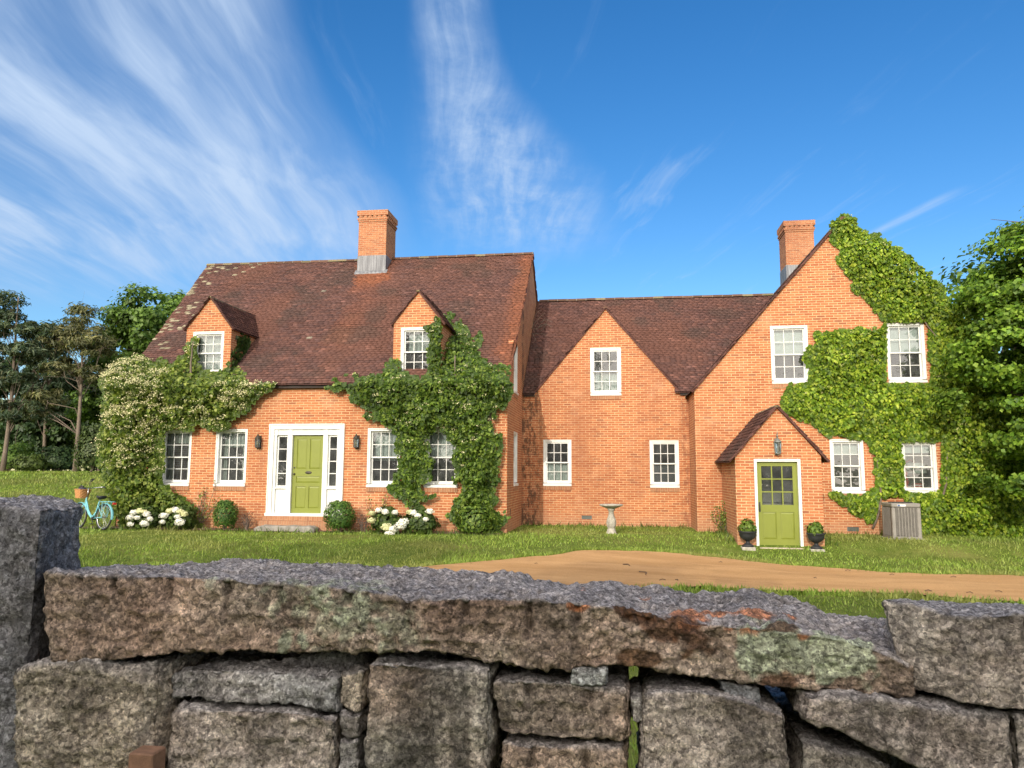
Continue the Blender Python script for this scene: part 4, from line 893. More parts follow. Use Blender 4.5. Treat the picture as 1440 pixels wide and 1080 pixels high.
mb = MB(); mb.tube([(.44, -.06, .29), (.44, .06, .29)], .04, 12); mb.tube(circ(.44, .29, .085, 20), .008, 5, False); mb.tube([(.44, .07, .29), (.33, .075, .15)], .009, 6); mb.tube([(.44, -.07, .29), (.55, -.075, .43)], .009, 6); mb.bbox(.28, .38, .075, .16, .138, .16, .005); mb.bbox(.5, .6, -.16, -.075, .42, .442, .005); mb.build('crank', IRON, bk, world=False)
MB().tube([(.34, -.06, .26), (.26, -.20, .02)], .009, 6).build('kickstand', CHROME, bk, world=False)
# ------------------------------------------------------------------ climbers: leaves spread over the wall and roof surfaces inside an outline
def surf_main(px, py):
    """where sight lines meet the front of the main block: wall, then dormer fronts, then roof slope"""
    w = ray(px, py); tw = (MY-.19)/w[..., 1]; zw = w[..., 2]*tw+ZC
    k = w[..., 2]-MS*w[..., 1]; tr = (EZ-EY*MS-ZC+.03)/np.where(abs(k) < 1e-6, -1e-6, k)
    t = np.where(zw < EZ-.05, tw, tr)
    td = (DY0-.01)/w[..., 1]; xd = w[..., 0]*td; zd = w[..., 2]*td+ZC
    for xc, h in (DL, DR): t = np.where((abs(xd-xc) < h) & (zd > mroof(DY0)) & (zd < DEZ+(h-abs(xd-xc))*DSL), np.minimum(t, td), t)
    p = w*t[..., None]; p[..., 2] += ZC; return p
def surf_plane(Y): return lambda px, py: at(px, py, Y)
def climber(polys, holes, surf, seed, tmax, dens, leaf, cols, step=3., ppm=52., layer=0., rough=.5, t0=.06, edge_wob=5., flower=None, deep=.55, tip=.6, jitter=.5, tgain=.9, tmap=None):
    r = np.random.default_rng(seed); parts = []; fl = []
    allp = np.array([p for q in polys for p in q]); x0, y0 = allp.min(0)-8; x1, y1 = allp.max(0)+8
    X, Y = np.meshgrid(np.arange(x0, x1, step), np.arange(y0, y1, step)); q = np.stack([X, Y, X*0+seed*31], -1)
    wx = X+edge_wob*fbm(q, 1/14., 3, seed); wy = Y+edge_wob*fbm(q+50, 1/14., 3, seed+1)
    ins = np.zeros(X.shape, bool); d = np.zeros(X.shape)
    for p in polys:
        i = inpoly(wx, wy, p); dd = np.where(i, edist(wx, wy, p), 0); ins |= i; d = np.maximum(d, dd)
    for h in holes: i = inpoly(X, Y, h); d = np.minimum(d, np.where(i, 0, edist(X, Y, h))); ins &= ~i
    B = surf(X, Y)
    T = t0+np.minimum(d/ppm*tgain, (tmax if tmap is None else tmax*tmap(X, Y)))*(1-rough*.5+rough*.5*fbm(q, 1/38., 3, seed+2))
    T = T+np.minimum(.22, T*.6)*fbm(q, 1/16., 3, seed+3)
    if layer:
        zz = B[..., 2]*2.3+fbm(q*np.array([1, .35, 1]), 1/30., 3, seed+9)*1.1; s = zz-np.floor(zz); T = T+layer*np.minimum(1, d/ppm*2.)*(1-s)**1.3*(s > .02)-layer*.3
    T = np.maximum(T, .03)
    dT = np.gradient(T, step/ppm); N = np.stack([-dT[1], -np.ones_like(T), dT[0]*1.0], -1); N /= np.linalg.norm(N, axis=-1)[..., None]
    jj, ii = np.nonzero(ins); area = len(jj)*(step/ppm)**2; n = int(area*dens); k = r.integers(0, len(jj), n)
    fx, fy = X[jj[k], ii[k]]+r.uniform(-.5, .5, n)*step, Y[jj[k], ii[k]]+r.uniform(-.5, .5, n)*step
    b = surf(fx, fy); t = T[jj[k], ii[k]]; nn = N[jj[k], ii[k]]; u = r.random(n); dp = np.where(r.random(n) < deep, u*.85, u**3*.25)
    tt = t*(1-dp); P = b+np.stack([0*tt, -tt, 0*tt+.0], -1)
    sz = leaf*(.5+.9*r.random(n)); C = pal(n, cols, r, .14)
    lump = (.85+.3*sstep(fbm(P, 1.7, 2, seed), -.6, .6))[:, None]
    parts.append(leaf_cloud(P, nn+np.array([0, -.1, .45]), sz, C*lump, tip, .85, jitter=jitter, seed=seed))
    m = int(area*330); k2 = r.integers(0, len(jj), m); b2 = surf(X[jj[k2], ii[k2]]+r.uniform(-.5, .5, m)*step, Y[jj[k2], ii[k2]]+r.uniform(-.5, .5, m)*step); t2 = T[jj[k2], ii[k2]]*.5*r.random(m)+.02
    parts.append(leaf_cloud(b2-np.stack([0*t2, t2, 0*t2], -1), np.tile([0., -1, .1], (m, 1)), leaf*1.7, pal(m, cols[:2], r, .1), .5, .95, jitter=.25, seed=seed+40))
    if flower:
        cnt, fs, fc = flower; w = np.clip(.3+np.clip(nn[:, 2], 0, 1), .05, 2)*(dp < .1)*(fbm(P, .8, 2, seed+4) > -.35)*sstep(P[:, 2], 1.2, 2.2); w = w/w.sum(); kk = r.choice(n, cnt, p=w)
        c = P[kk]+nn[kk]*.03+np.array([0, -.02, .04]); m = 9
        F_ = (c[:, None]+r.normal(0, 1, (cnt, m, 3))*np.array([fs, fs*.6, fs*.35])).reshape(-1, 3)
        fl.append(leaf_cloud(F_, np.tile([0, -.5, .9], (len(F_), 1)), .032*(.6+.8*r.random(len(F_))), pal(len(F_), fc, r, .1), 0, 1., jitter=.5, seed=seed+5))
    return merge(parts), (merge(fl) if fl else None)
def stems(paths, r0, mt=BARK):
    mb = MB()
    for P in paths:
        n = len(P); mb.tube(P, [r0*(1-.75*i/(n-1)) for i in range(n)], 6)
    return mb
def wpath(pts, Y, wob=.02, seed=0, sub=4):
    rr = random.Random(seed); P = [Vector(at(a, b, Y)) for a, b in pts]; out = []
    for i in range(len(P)-1):
        for k in range(sub): out.append(P[i].lerp(P[i+1], k/sub)+Vector((rr.uniform(-wob, wob), rr.uniform(-wob, 0), rr.uniform(-wob, wob))))
    return out+[P[-1]]
def plant(name, label, cat, loc, foliage, blossom=None, stem=None, group=None):
    t = thing(name, label, cat, loc, group)
    V, F, C = foliage; link_mesh('foliage', V, F, LEAF, t, col=C)
    if blossom is not None: V, F, C = blossom; link_mesh('blossom', V, F, PETAL, t, col=C)
    if stem is not None: stem.build('stem', BARK, t, smooth=True)
    return t
HYD = [(.05, .09, .014), (.11, .165, .022), (.18, .235, .036), (.26, .29, .07)]
CREAM = [(.46, .44, .22), (.66, .63, .38)]
LP = [(150, 522), (168, 506), (200, 502), (238, 510), (250, 502), (266, 500), (276, 512), (300, 527), (316, 526), (326, 512), (345, 520), (352, 538), (388, 541), (372, 552), (352, 575), (338, 580), (322, 598), (306, 612), (292, 606), (282, 596), (270, 602), (242, 606), (234, 618), (231, 680), (244, 692), (272, 712), (282, 745), (205, 748), (172, 744), (160, 722), (152, 700), (147, 672), (136, 650), (142, 600), (152, 562), (142, 532)]
LP2 = [(262, 496), (258, 486), (268, 478), (276, 474), (284, 480), (276, 488), (276, 505), (268, 512)]
LP3 = [(322, 525), (326, 500), (340, 474), (352, 466), (361, 474), (362, 488), (352, 502), (346, 530), (335, 540)]
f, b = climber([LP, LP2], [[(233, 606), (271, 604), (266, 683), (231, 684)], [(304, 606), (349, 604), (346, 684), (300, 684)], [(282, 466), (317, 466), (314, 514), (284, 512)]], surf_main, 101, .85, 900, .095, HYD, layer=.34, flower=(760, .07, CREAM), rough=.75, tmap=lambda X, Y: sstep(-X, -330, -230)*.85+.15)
g, _ = climber([LP3], [], lambda px, py: np.stack([np.full(px.shape, 0.) + (DL[0]+DL[1]+.01), DY0+.1+(px-326)/38., at(px, py, 19.9)[..., 2]], -1), 102, .15, 500, .09, [(.02, .04, .01), (.05, .085, .014)])
f = merge([f, g])
plant('climbing_hydrangea', 'climbing hydrangea with cream flower heads covering the left corner of the house', 'climber', (-13.2, 18.8, .05), f, b, stems([wpath([(190, 745), (195, 690), (185, 620), (215, 560), (250, 530)], 18.9, .05, 1), wpath([(215, 745), (225, 700), (215, 640), (260, 560), (300, 550), (360, 545)], 19.02, .05, 2), wpath([(270, 560), (268, 520), (272, 480)], 19.05, .02, 3)], .045))
CP = [(463, 541), (486, 533), (512, 531), (538, 530), (543, 512), (548, 498), (556, 500), (560, 518), (572, 530), (590, 531), (603, 520), (606, 500), (602, 470), (604, 450), (618, 443), (640, 450), (660, 462), (675, 474), (680, 490), (692, 508), (712, 522), (717, 540), (708, 562), (694, 576), (688, 592), (700, 612), (708, 636), (698, 660), (694, 686), (702, 716), (708, 744), (668, 748), (645, 744), (636, 722), (640, 705), (644, 690), (641, 655), (634, 628), (626, 602), (612, 598), (606, 612), (606, 650), (598, 688), (604, 712), (582, 716), (560, 700), (556, 682), (562, 652), (560, 625), (548, 604), (522, 588), (506, 562), (482, 552)]
CPT = [(.035, .07, .010), (.07, .13, .016), (.13, .20, .024), (.20, .27, .045)]
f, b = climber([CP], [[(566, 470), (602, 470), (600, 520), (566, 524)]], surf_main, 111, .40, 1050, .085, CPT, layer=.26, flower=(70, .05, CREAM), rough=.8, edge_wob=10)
plant('climbing_vine', 'dark green climbing vine framing the two front windows and the right dormer', 'climber', (-4.3, 18.8, .05), f, b, stems([wpath([(664, 748), (662, 735), (672, 720), (675, 700), (660, 660), (660, 600), (640, 560), (640, 500)], 18.95, .02, 4), wpath([(585, 740), (582, 700), (575, 640), (590, 590), (560, 560), (500, 545)], 19.0, .02, 5), wpath([(690, 570), (688, 590), (690, 610), (700, 640)], 19.06, .02, 6), wpath([(678, 560), (684, 580), (680, 612)], 19.06, .02, 7)], .05))
IVY = [(.06, .115, .010), (.13, .225, .014), (.23, .33, .022), (.37, .43, .05)]
RP = [(1171, 312), (1188, 303), (1222, 330), (1266, 352), (1306, 388), (1332, 414), (1352, 440), (1390, 498), (1424, 545), (1430, 768), (1292, 756), (1287, 704), (1262, 700), (1234, 708), (1228, 728), (1216, 733), (1200, 718), (1186, 708), (1165, 702), (1168, 693), (1196, 698), (1218, 700), (1232, 672), (1229, 640), (1218, 622), (1192, 614), (1166, 611), (1134, 592), (1104, 582), (1099, 564), (1112, 543), (1134, 535), (1143, 520), (1128, 503), (1137, 490), (1150, 478), (1147, 466), (1164, 466), (1182, 468), (1200, 461), (1222, 466), (1240, 455), (1244, 448), (1230, 436), (1202, 406), (1184, 384), (1180, 355), (1166, 340)]
RP2 = [(1286, 704), (1330, 690), (1372, 650), (1440, 640), (1445, 770), (1370, 762), (1290, 757)]
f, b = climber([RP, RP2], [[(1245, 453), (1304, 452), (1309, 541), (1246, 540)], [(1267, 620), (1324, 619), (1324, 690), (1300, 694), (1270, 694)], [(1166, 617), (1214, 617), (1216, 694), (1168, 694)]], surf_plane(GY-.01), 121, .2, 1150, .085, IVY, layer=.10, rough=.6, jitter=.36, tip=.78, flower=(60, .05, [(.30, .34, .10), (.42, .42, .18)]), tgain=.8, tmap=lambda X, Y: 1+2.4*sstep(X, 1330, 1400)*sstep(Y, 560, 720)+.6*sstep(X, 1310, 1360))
plant('ivy_creeper', 'bright green creeper covering the right gable from its peak to the ground', 'climber', (8.3, 20.4, 0), f, b, stems([wpath([(1228, 742), (1240, 700), (1235, 650), (1225, 600), (1200, 540), (1150, 500)], 20.55, .03, 8), wpath([(1310, 750), (1330, 680), (1335, 600), (1320, 480), (1260, 400), (1190, 330)], 20.55, .03, 9)], .03))
# dry twigs at the roof junction beside the main gable
mb = MB(); rr = random.Random(5)
for k in range(14):
    p = Vector((HR+.08, 24.6+rr.uniform(-.6, .9), CEZ+(24.6-CEY)*CS+.1+rr.uniform(-.2, .3))); P = [p]; d = Vector((rr.uniform(.2, .9), rr.uniform(-.5, .2), rr.uniform(-.7, 1.2)))
    for s in range(6): p = p+d*.12; d = (d+Vector((rr.uniform(-.5, .5), rr.uniform(-.4, .4), rr.uniform(-.7, .45)))).normalized(); P.append(p)
    mb.tube(P, [.012, .011, .01, .008, .007, .006, .004], 4)
tag(mb.build('dry_vine', BARK, loc=(HR, 24.6, 6.3)), 'bare dry vine twigs tangled at the middle roof beside the main gable', 'twigs')

# ------------------------------------------------------------------ shrubs and flowers by the wall
def gpt(px, py):
    """ground point under a photo pixel"""
    w = ray(np.array(float(px)), np.array(float(py))); t = 18./w[1]
    for _ in range(30): p = w*t; t = t*.5+.5*(float(ground(p[0], p[1]))-ZC)/w[2]
    return w*t+np.array([0, 0, ZC])
BOX = [(.03, .08, .014), (.07, .15, .022), (.14, .23, .045)]
def shrub(name, label, cat, c, rad, n, leaf, cols, seed, group=None, **kw):
    t = thing(name, label, cat, (c[0], c[1], float(ground(c[0], c[1]))), group)
    foliage_ball('foliage', c, rad, n, leaf, cols, seed, parent=t, **kw)
    mb = MB(); r = random.Random(seed); z0 = float(ground(c[0], c[1]))-.03
    for k in range(7): a = r.uniform(0, 6.28); mb.tube([(c[0]+.03*math.cos(a), c[1]+.03*math.sin(a), z0), (c[0]+rad[0]*.3*math.cos(a), c[1]+rad[1]*.3*math.sin(a), c[2]), (c[0]+rad[0]*.6*math.cos(a), c[1]+rad[1]*.6*math.sin(a), c[2]+rad[2]*.5)], [.015, .01, .005], 5)
    mb.build('stem', BARK, t); return t
shrub('boxwood_shrub', 'small clipped green shrub on the left of the front door, thinner at its top', 'shrub', (-10.15, 18.62, .44), (.32, .30, .40), 2400, .055, BOX, 201, 'clipped shrubs flanking the front door', shell=.6, lump=.12)
shrub('boxwood_shrub', 'fuller round green shrub on the right of the front door step', 'shrub', (-6.98, 18.5, .46), (.40, .36, .42), 3000, .055, BOX, 202, 'clipped shrubs flanking the front door', shell=.6, lump=.14)
DRY = [(.05, .035, .035), (.11, .075, .07), (.15, .12, .10)]
shrub('dry_shrub', 'brown purple dry shrub just left of the front door steps', 'shrub', (-9.6, 18.72, .27), (.25, .2, .26), 700, .035, DRY, 203, 'dry brown shrubs', aspect=.3, shell=.3)
shrub('dry_shrub', 'brown purple dry shrub right of the fuller round shrub', 'shrub', (-6.42, 18.7, .25), (.28, .2, .3), 800, .035, DRY, 204, 'dry brown shrubs', aspect=.3, shell=.3)
def hydrangea(label, c, rad, heads, seed, n=900):
    t = shrub('hydrangea_bush', label, 'flower bush', c, rad, n, .10, [(.03, .06, .012), (.06, .10, .018), (.10, .14, .03)], seed, 'white flowering bushes along the house', lump=.3, aspect=.75)
    r = np.random.default_rng(seed)
    for k, (dx, dz, s) in enumerate(heads):
        m = 170; d = r.normal(0, 1, (m, 3)); d /= np.linalg.norm(d, axis=1)[:, None]; d[:, 1] = -abs(d[:, 1])
        P = np.array([c[0]+dx, c[1]-rad[1]*(.85 if dz < .2 else .65)-.03, c[2]+dz])+d*s*np.array([1, .8, .62])*(1+.3*vnoise(d*2.5+k, 1.))[:, None]; yel = r.random() < .22
        V, F, C = leaf_cloud(P, d, .045, pal(m, [(.70, .70, .60), (.86, .86, .80)] if not yel else [(.55, .55, .30), (.70, .70, .42)], r, .06), 0, 1., jitter=.3, seed=seed+k); link_mesh('flower_head', V, F, PETAL, t, col=np.clip(C, 0, .92))
hydrangea('white hydrangea bush below the leftmost front window, by the climber base', (-12.3, 18.55, .32), (.42, .3, .34), [(-.3, .05, .10), (-.22, .18, .09), (-.08, .22, .10), (.05, .2, .09), (.17, .14, .1), (-.28, -.12, .08), (.12, -.1, .11), (.26, .02, .08), (-.1, .05, .07)], 211)
hydrangea('white hydrangea bush below the second window, left of the front door', (-11.35, 18.55, .33), (.45, .3, .34), [(-.3, .1, .11), (-.18, .22, .1), (-.02, .25, .1), (.14, .2, .11), (.27, .14, .09), (.16, -.06, .13), (.08, .08, .07), (-.33, -.06, .07)], 212)
hydrangea('hydrangea bush with low white heads right of the fuller round shrub', (-5.75, 18.5, .34), (.42, .32, .36), [(-.3, .22, .08), (-.12, .3, .08), (.05, .26, .09), (-.28, .05, .1), (.12, -.12, .14), (.2, -.28, .12), (.28, -.16, .12), (.3, .25, .07)], 213)
hydrangea('hydrangea bush with a large white head between the two vine stems', (-4.85, 18.45, .32), (.48, .34, .36), [(-.42, -.05, .15), (-.34, .05, .13), (-.12, .27, .09), (.0, .2, .08), (.3, .3, .09), (-.2, .28, .08), (.22, .12, .06)], 214, 1200)
shrub('green_shrub', 'loose leafy shrub between the climber and the hydrangea bushes', 'shrub', (-11.85, 18.85, .5), (.5, .22, .5), 700, .09, HYD[:3], 215, lump=.4)
shrub('leafy_shrub', 'low dense shrub at the foot of the dark vine by the main corner', 'shrub', (-3.5, 18.68, .38), (.5, .32, .42), 1700, .085, CPT, 216, lump=.35)
def rose(label, base, h, n, seed, lean=(0, 0)):
    t = thing('rose_bush', label, 'shrub', base); r = np.random.default_rng(seed); mb = MB(); pts = []
    for k in range(9):
        a = r.uniform(0, 6.28); P = [Vector(base)]; L = h*r.uniform(.6, 1.1)
        for s in range(1, 7): u = s/6; P.append(Vector(base)+Vector((math.cos(a)*.32*u*h+lean[0]*u, math.sin(a)*.16*u*h, L*u))+Vector(r.normal(0, .02, 3))); 
        mb.tube(P, [.012*(1-.12*i) for i in range(7)], 5); pts += [np.array(P[i].lerp(P[i+1], r.random())) for i in range(1, 6) for _ in range(n//45)]
    pts = np.array(pts)+r.normal(0, .055, (len(pts), 3)); V, F, C = leaf_cloud(pts, np.tile([0, -.7, .5], (len(pts), 1)), .06*(.6+.7*r.random(len(pts))), pal(len(pts), HYD[:3]+[(.16, .10, .03)], r), .3, .65, seed=seed); link_mesh('foliage', V, F, LEAF, t, col=C)
    mb.build('stem', BARK, t)
rose('scraggly rose bush in the corner between the porch and the gable wall', (2.72, 20.0, 0.0), .85, 520, 221)
rose('tall thin rose stems on the brick below the second front window', (-11.05, 18.9, .05), 1.1, 220, 222, (.25, 0))
rose('thin rose stems on the brick under the vine framed window', (-6.05, 18.9, .05), 1.0, 160, 223, (-.1, 0))

# ------------------------------------------------------------------ trees
def tree(name, label, base, height, blobs, n, leaf, cols, seed, trunk=.2, group=None, needle=False, nlimb=14, clump=.16, bare=.35, lean=(0, 0), ncl=60, jit=.55, aspect=.75, thin=.0):
    """blobs: crown masses (dx, dy, z, rx, ry, rz) from the foot of the tree"""
    t = thing(name, label, 'tree', base, group); r = np.random.default_rng(seed); B = np.array(base, float)
    vol = np.array([b[3]*b[4]*b[5] for b in blobs]); vol = vol**.7/np.sum(vol**.7); cc = []
    for b, v in zip(blobs, vol):
        m = max(3, int(ncl*v)); d = r.normal(0, 1, (m, 3)); d /= np.linalg.norm(d, axis=1)[:, None]; q = (.35+.65*r.random(m)**.6)*(1+.22*fbm(d*1.5+seed, 1., 2, seed))
        cc.append(np.concatenate([B+np.array(b[:3])+d*q[:, None]*np.array(b[3:6]), d, np.full((m, 1), min(b[3:6]))], 1))
    cc = np.concatenate(cc); top = max(b[2]+b[5]*.6 for b in blobs)
    mb = MB(); TP = []
    for i in range(9): u = i/8; TP.append(Vector(B+np.array([lean[0]*u+.05*height*.2*math.sin(3*u+seed), lean[1]*u+.04*height*.2*math.sin(4*u+seed*2), -.1+top*u])))
    mb.tube(TP, [trunk*(1.25 if i == 0 else 1-.095*i) for i in range(9)], 8)
    tk = mb.build('trunk', BARK, t, smooth=True)
    mb = MB(); order = r.permutation(len(cc))[:nlimb]
    for k in order:
        e = Vector(cc[k, :3]); h = (e.z-B[2])/top; u = max(bare*.8, min(.93, h-.22*r.random()-.05)); s = TP[0].lerp(TP[-1], 0); i = min(7, int(u*8)); s = TP[i].lerp(TP[i+1], u*8-i)
        m1 = s.lerp(e, .35)+Vector((0, 0, .03*height))+Vector(r.normal(0, .02*height, 3)); m2 = s.lerp(e, .7)+Vector((0, 0, .03*height))+Vector(r.normal(0, .02*height, 3)); rr = trunk*(1-.8*u)*(.36 if needle else .5)
        mb.tube([s, m1, m2, e], [rr, rr*.7, rr*.45, rr*.2], 5)
        for _ in range(3): e2 = m2+Vector(r.normal(0, .07*height, 3)); mb.tube([m2, m2.lerp(e2, .5)+Vector(r.normal(0, .01*height, 3)), e2], [rr*.4, rr*.25, rr*.1], 4)
    mb.build('limbs', BARK, tk, smooth=True)
    k = r.integers(0, len(cc), n); rad = cc[k, 6:7]*clump*2.2*(.6+.6*r.random((n, 1))); d = r.normal(0, 1, (n, 3)); d /= np.linalg.norm(d, axis=1)[:, None]
    P = cc[k, :3]+d*rad*(r.random((n, 1))**(.8 if needle else .45))*np.array([1.2, 1.2, .55])
    tone = (.72+.56*r.random(len(cc)))[k][:, None]
    V, F, C = leaf_cloud(P, d*.7+cc[k, 3:6]*.6+np.array([0, 0, .5]), leaf*(.6+.8*r.random(n)), pal(n, cols, r, .15)*tone, .25, aspect if not needle else .22, fold=.12, jitter=jit, seed=seed)
    link_mesh('crown', V, F, LEAF, t, col=np.clip(C, .003, 1)); return t
def foot(px, py, Y): p = at(np.array(float(px)), np.array(float(py)), Y); return (float(p[0]), float(p[1]), float(ground(p[0], p[1])))
PINE = [(.07, .085, .04), (.14, .15, .065), (.24, .22, .10)]
PINED = [(.035, .065, .042), (.07, .11, .065), (.13, .17, .09)]
OAK = [(.05, .10, .020), (.10, .18, .028), (.16, .25, .045)]
DARK = [(.022, .048, .02), (.045, .085, .032), (.08, .125, .045)]
b0 = foot(108, 670, 38.); k = 38*1.1/FPX
tree('pine_tree', 'sparse pine with a bare leaning trunk standing before the dark trees', b0, 9.6, [(-.5, 0, 8.6, 1.0, .9, 1.1), (-1.3, 0, 7.5, 1.2, 1.0, .7), (.5, 0, 7.3, 1.2, 1.0, .9), (-1.2, 0, 5.9, 1.5, 1.1, .5), (-2.0, 0, 4.2, 1.1, .9, .6), (-2.7, -.3, 3.4, 1.0, .8, .4), (.3, .3, 5.6, 1.0, .9, .5)], 9000, .30, PINE, 301, .13, 'pines at the edge of the lawn', True, 26, .27, .3, (-.5, 0), 170)
b1 = foot(0, 672, 37.)
tree('pine_tree', 'tall dark pine cut off by the left edge of the photo', b1, 11, [(-.6, 0, 9.3, 1.1, 1.0, 1.0), (-.2, 0, 8.0, 1.8, 1.4, .6), (.7, 0, 6.7, 1.7, 1.4, .6), (-.8, 0, 5.3, 1.9, 1.4, .7), (1.4, 0, 7.9, 1.0, .8, .4), (.6, 0, 3.4, 1.4, 1.2, .6)], 12000, .32, PINED+[(.10, .10, .04)], 302, .13, 'pines at the edge of the lawn', True, 24, .27, .25, (.3, 0), 170)
tree('pine_tree', 'dark blue green pine behind the sparse leaning pine', foot(58, 668, 44.), 10.5, [(0, 0, 8.6, 1.3, 1.2, 1.2), (-.6, 0, 7.0, 1.9, 1.5, .8), (1.2, 0, 6.4, 1.8, 1.5, .9), (-1.3, 0, 5.6, 1.8, 1.4, .8), (.2, 0, 4.2, 2.3, 1.8, 1.0)], 13000, .34, PINED, 303, .13, 'pines at the edge of the lawn', True, 16, .27, .3, (0, 0), 170)
tree('oak_tree', 'big green leafy tree rising behind the left corner of the house', foot(200, 668, 42.), 11.5, [(.8, 0, 8.7, 3.0, 3.0, 2.8), (-1.5, 0, 6.6, 2.4, 2.2, 2.2), (2.2, 0, 6.2, 2.6, 2.4, 2.4), (-1.6, -.6, 3.8, 2.4, 2, 1.6), (.8, -.5, 4.2, 2.8, 2.4, 2.0)], 52000, .25, OAK, 304, .28, None, False, 14, .15, .3, (0, 0), 260)
tree('shade_tree', 'dark leafy tree filling the gap behind the leaning pine', foot(140, 668, 46.), 7.0, [(0, 0, 4.3, 2.6, 2.2, 2.2), (-1.5, 0, 2.5, 2.2, 2, 1.5), (1.6, 0, 2.6, 2.2, 2, 1.6)], 15000, .30, DARK+[(.06, .10, .03)], 305, .16, 'dark trees along the lawn edge', False, 10, .18, .25, (0, 0), 80)
for q, (px, h, w_, lb) in enumerate([(8, 8.0, 2.8, 'dark round tree under the tall pine at the left edge'), (44, 7.4, 2.8, 'dark low tree behind the bare pine trunk, second from the left edge'), (84, 7.2, 2.8, 'dark low tree directly behind the leaning pine trunk'), (-40, 8, 3.2, 'dark tree mostly beyond the left edge of the photo')]):
    tree('shade_tree', lb, foot(px, 667, 45.+q*.7), h, [(0, 0, h*.58, w_, 1.8, h*.36), (-.8, -.3, h*.3, w_*.8, 1.6, h*.25), (.9, -.3, h*.32, w_*.8, 1.6, h*.26)], 15000, .34, DARK, 310+q, .16, 'dark trees along the lawn edge', False, 8, .18, .2, (0, 0), 60)
for q, (px, Y, w_, h, cl, lb) in enumerate([(128, 36., .9, 2.3, [(.035, .06, .02), (.075, .11, .035), (.11, .14, .05)], 'feathery pale green shrub right of the leaning pine trunk'), (160, 34, .9, 2.0, OAK, 'green shrub between the feathery shrub and the flowering climber'),
                                        (76, 40., 1.3, 1.5, DARK, 'low green bush at the foot of the dark trees, left of the pine trunk'), (10, 39, 1.7, 1.5, OAK, 'low green bush at the left edge of the lawn'), (40, 38, 1.1, .9, [(.05, .08, .015), (.10, .14, .03)], 'low yellow green bush along the lawn edge')]):
    b = foot(px, 670, Y); shrub('wild_shrub', lb, 'shrub', (b[0], b[1], b[2]+h*.5), (w_, w_*.8, h*.55), 2200, .16, cl, 330+q, 'shrubs along the lawn edge', lump=.4, shell=.35)
MAPLE = [(.05, .11, .012), (.105, .20, .018), (.17, .28, .028), (.24, .35, .045)]
tree('maple_tree', 'large bright green maple spreading beside the right end of the house', (11.8, 19.4, 0), 10, [(-1.3, -.2, 6.2, 1.7, 1.8, 1.9), (-2.3, -.3, 4.8, 1.5, 1.3, 1.3), (-2.1, -.4, 3.2, 1.7, 1.4, 1.2), (-1.9, -.4, 1.6, 1.6, 1.3, .9), (1.0, .3, 5.0, 2.6, 2.4, 2.8), (-.5, 0, 7.2, 1.7, 1.6, 1.2), (-1.9, -.2, 5.9, 1.2, 1.2, 1.0)], 120000, .105, MAPLE, 340, .24, None, False, 12, .14, .2, (0, 0), 380, aspect=.9)
tree('dark_tree', 'dark green tree behind the maple at the right end of the house', (13.5, 27., 0), 9, [(0, 0, 5.4, 3, 3, 3.2), (-1.5, 0, 3.0, 2.5, 2.5, 2.2)], 9000, .26, OAK, 341, .25, None, False, 10, .16, .2, (0, 0), 90)
r = np.random.default_rng(88); n = 30000; X = r.uniform(-95, -8, n); Yw = 54+4*fbm(np.stack([X, X*0, X*0], -1), .12, 2, 3)+r.uniform(-1.5, 1.5, n)
hz = (5.2+1.6*fbm(np.stack([X, X*0+9, X*0], -1), .25, 3, 5))*r.random(n)**.7; P = np.stack([X, Yw, ground(X, Yw)+hz], -1)
V, F, C = leaf_cloud(P, np.tile([.1, -.7, .5], (n, 1)), .5*(.6+.8*r.random(n)), pal(n, DARK, r), .2, .8, jitter=.6, seed=88); tag(link_mesh('woodland', V, F, LEAF, col=np.clip(C, .003, 1)), 'dark far woodland behind the pines at the lawn edge', 'woods', kind='stuff')
# trees behind the camera whose shade lies on the stone wall and the near lawn
for q, (x, y, h, w_) in enumerate([(-10.5, -20, 14.6, 4.0), (-4.0, -20, 14.0, 4.0), (2.5, -20, 9.8, 4.2), (-17.5, -20, 14.0, 4.2), (-26, -22, 11., 5.), (-36, -22, 11., 5.), (9.5, -20, 10., 4.2)]):
    tree('roadside_tree', ['leafy tree across the lane shading the left stones of the wall', 'leafy tree across the lane shading the middle of the stone wall', 'leafy tree across the lane shading the right stones of the wall', 'leafy tree across the lane shading the tall upright stone', 'leafy tree across the lane mirrored in the left front windows', 'leafy tree across the lane farthest to the left', 'leafy tree across the lane farthest to the right'][q], (x, y, -.2), h, [(0, 0, h*.66, w_, 3, h*.32), (-1.5, 0, h*.36, w_*.8, 2.6, h*.3), (1.5, 0, h*.36, w_*.8, 2.6, h*.3), (0, 0, h*.15, w_*.9, 2., h*.2)], 10000, .5, OAK, 350+q, .3, 'trees across the lane', False, 8, .2, .1, (0, 0), 110)

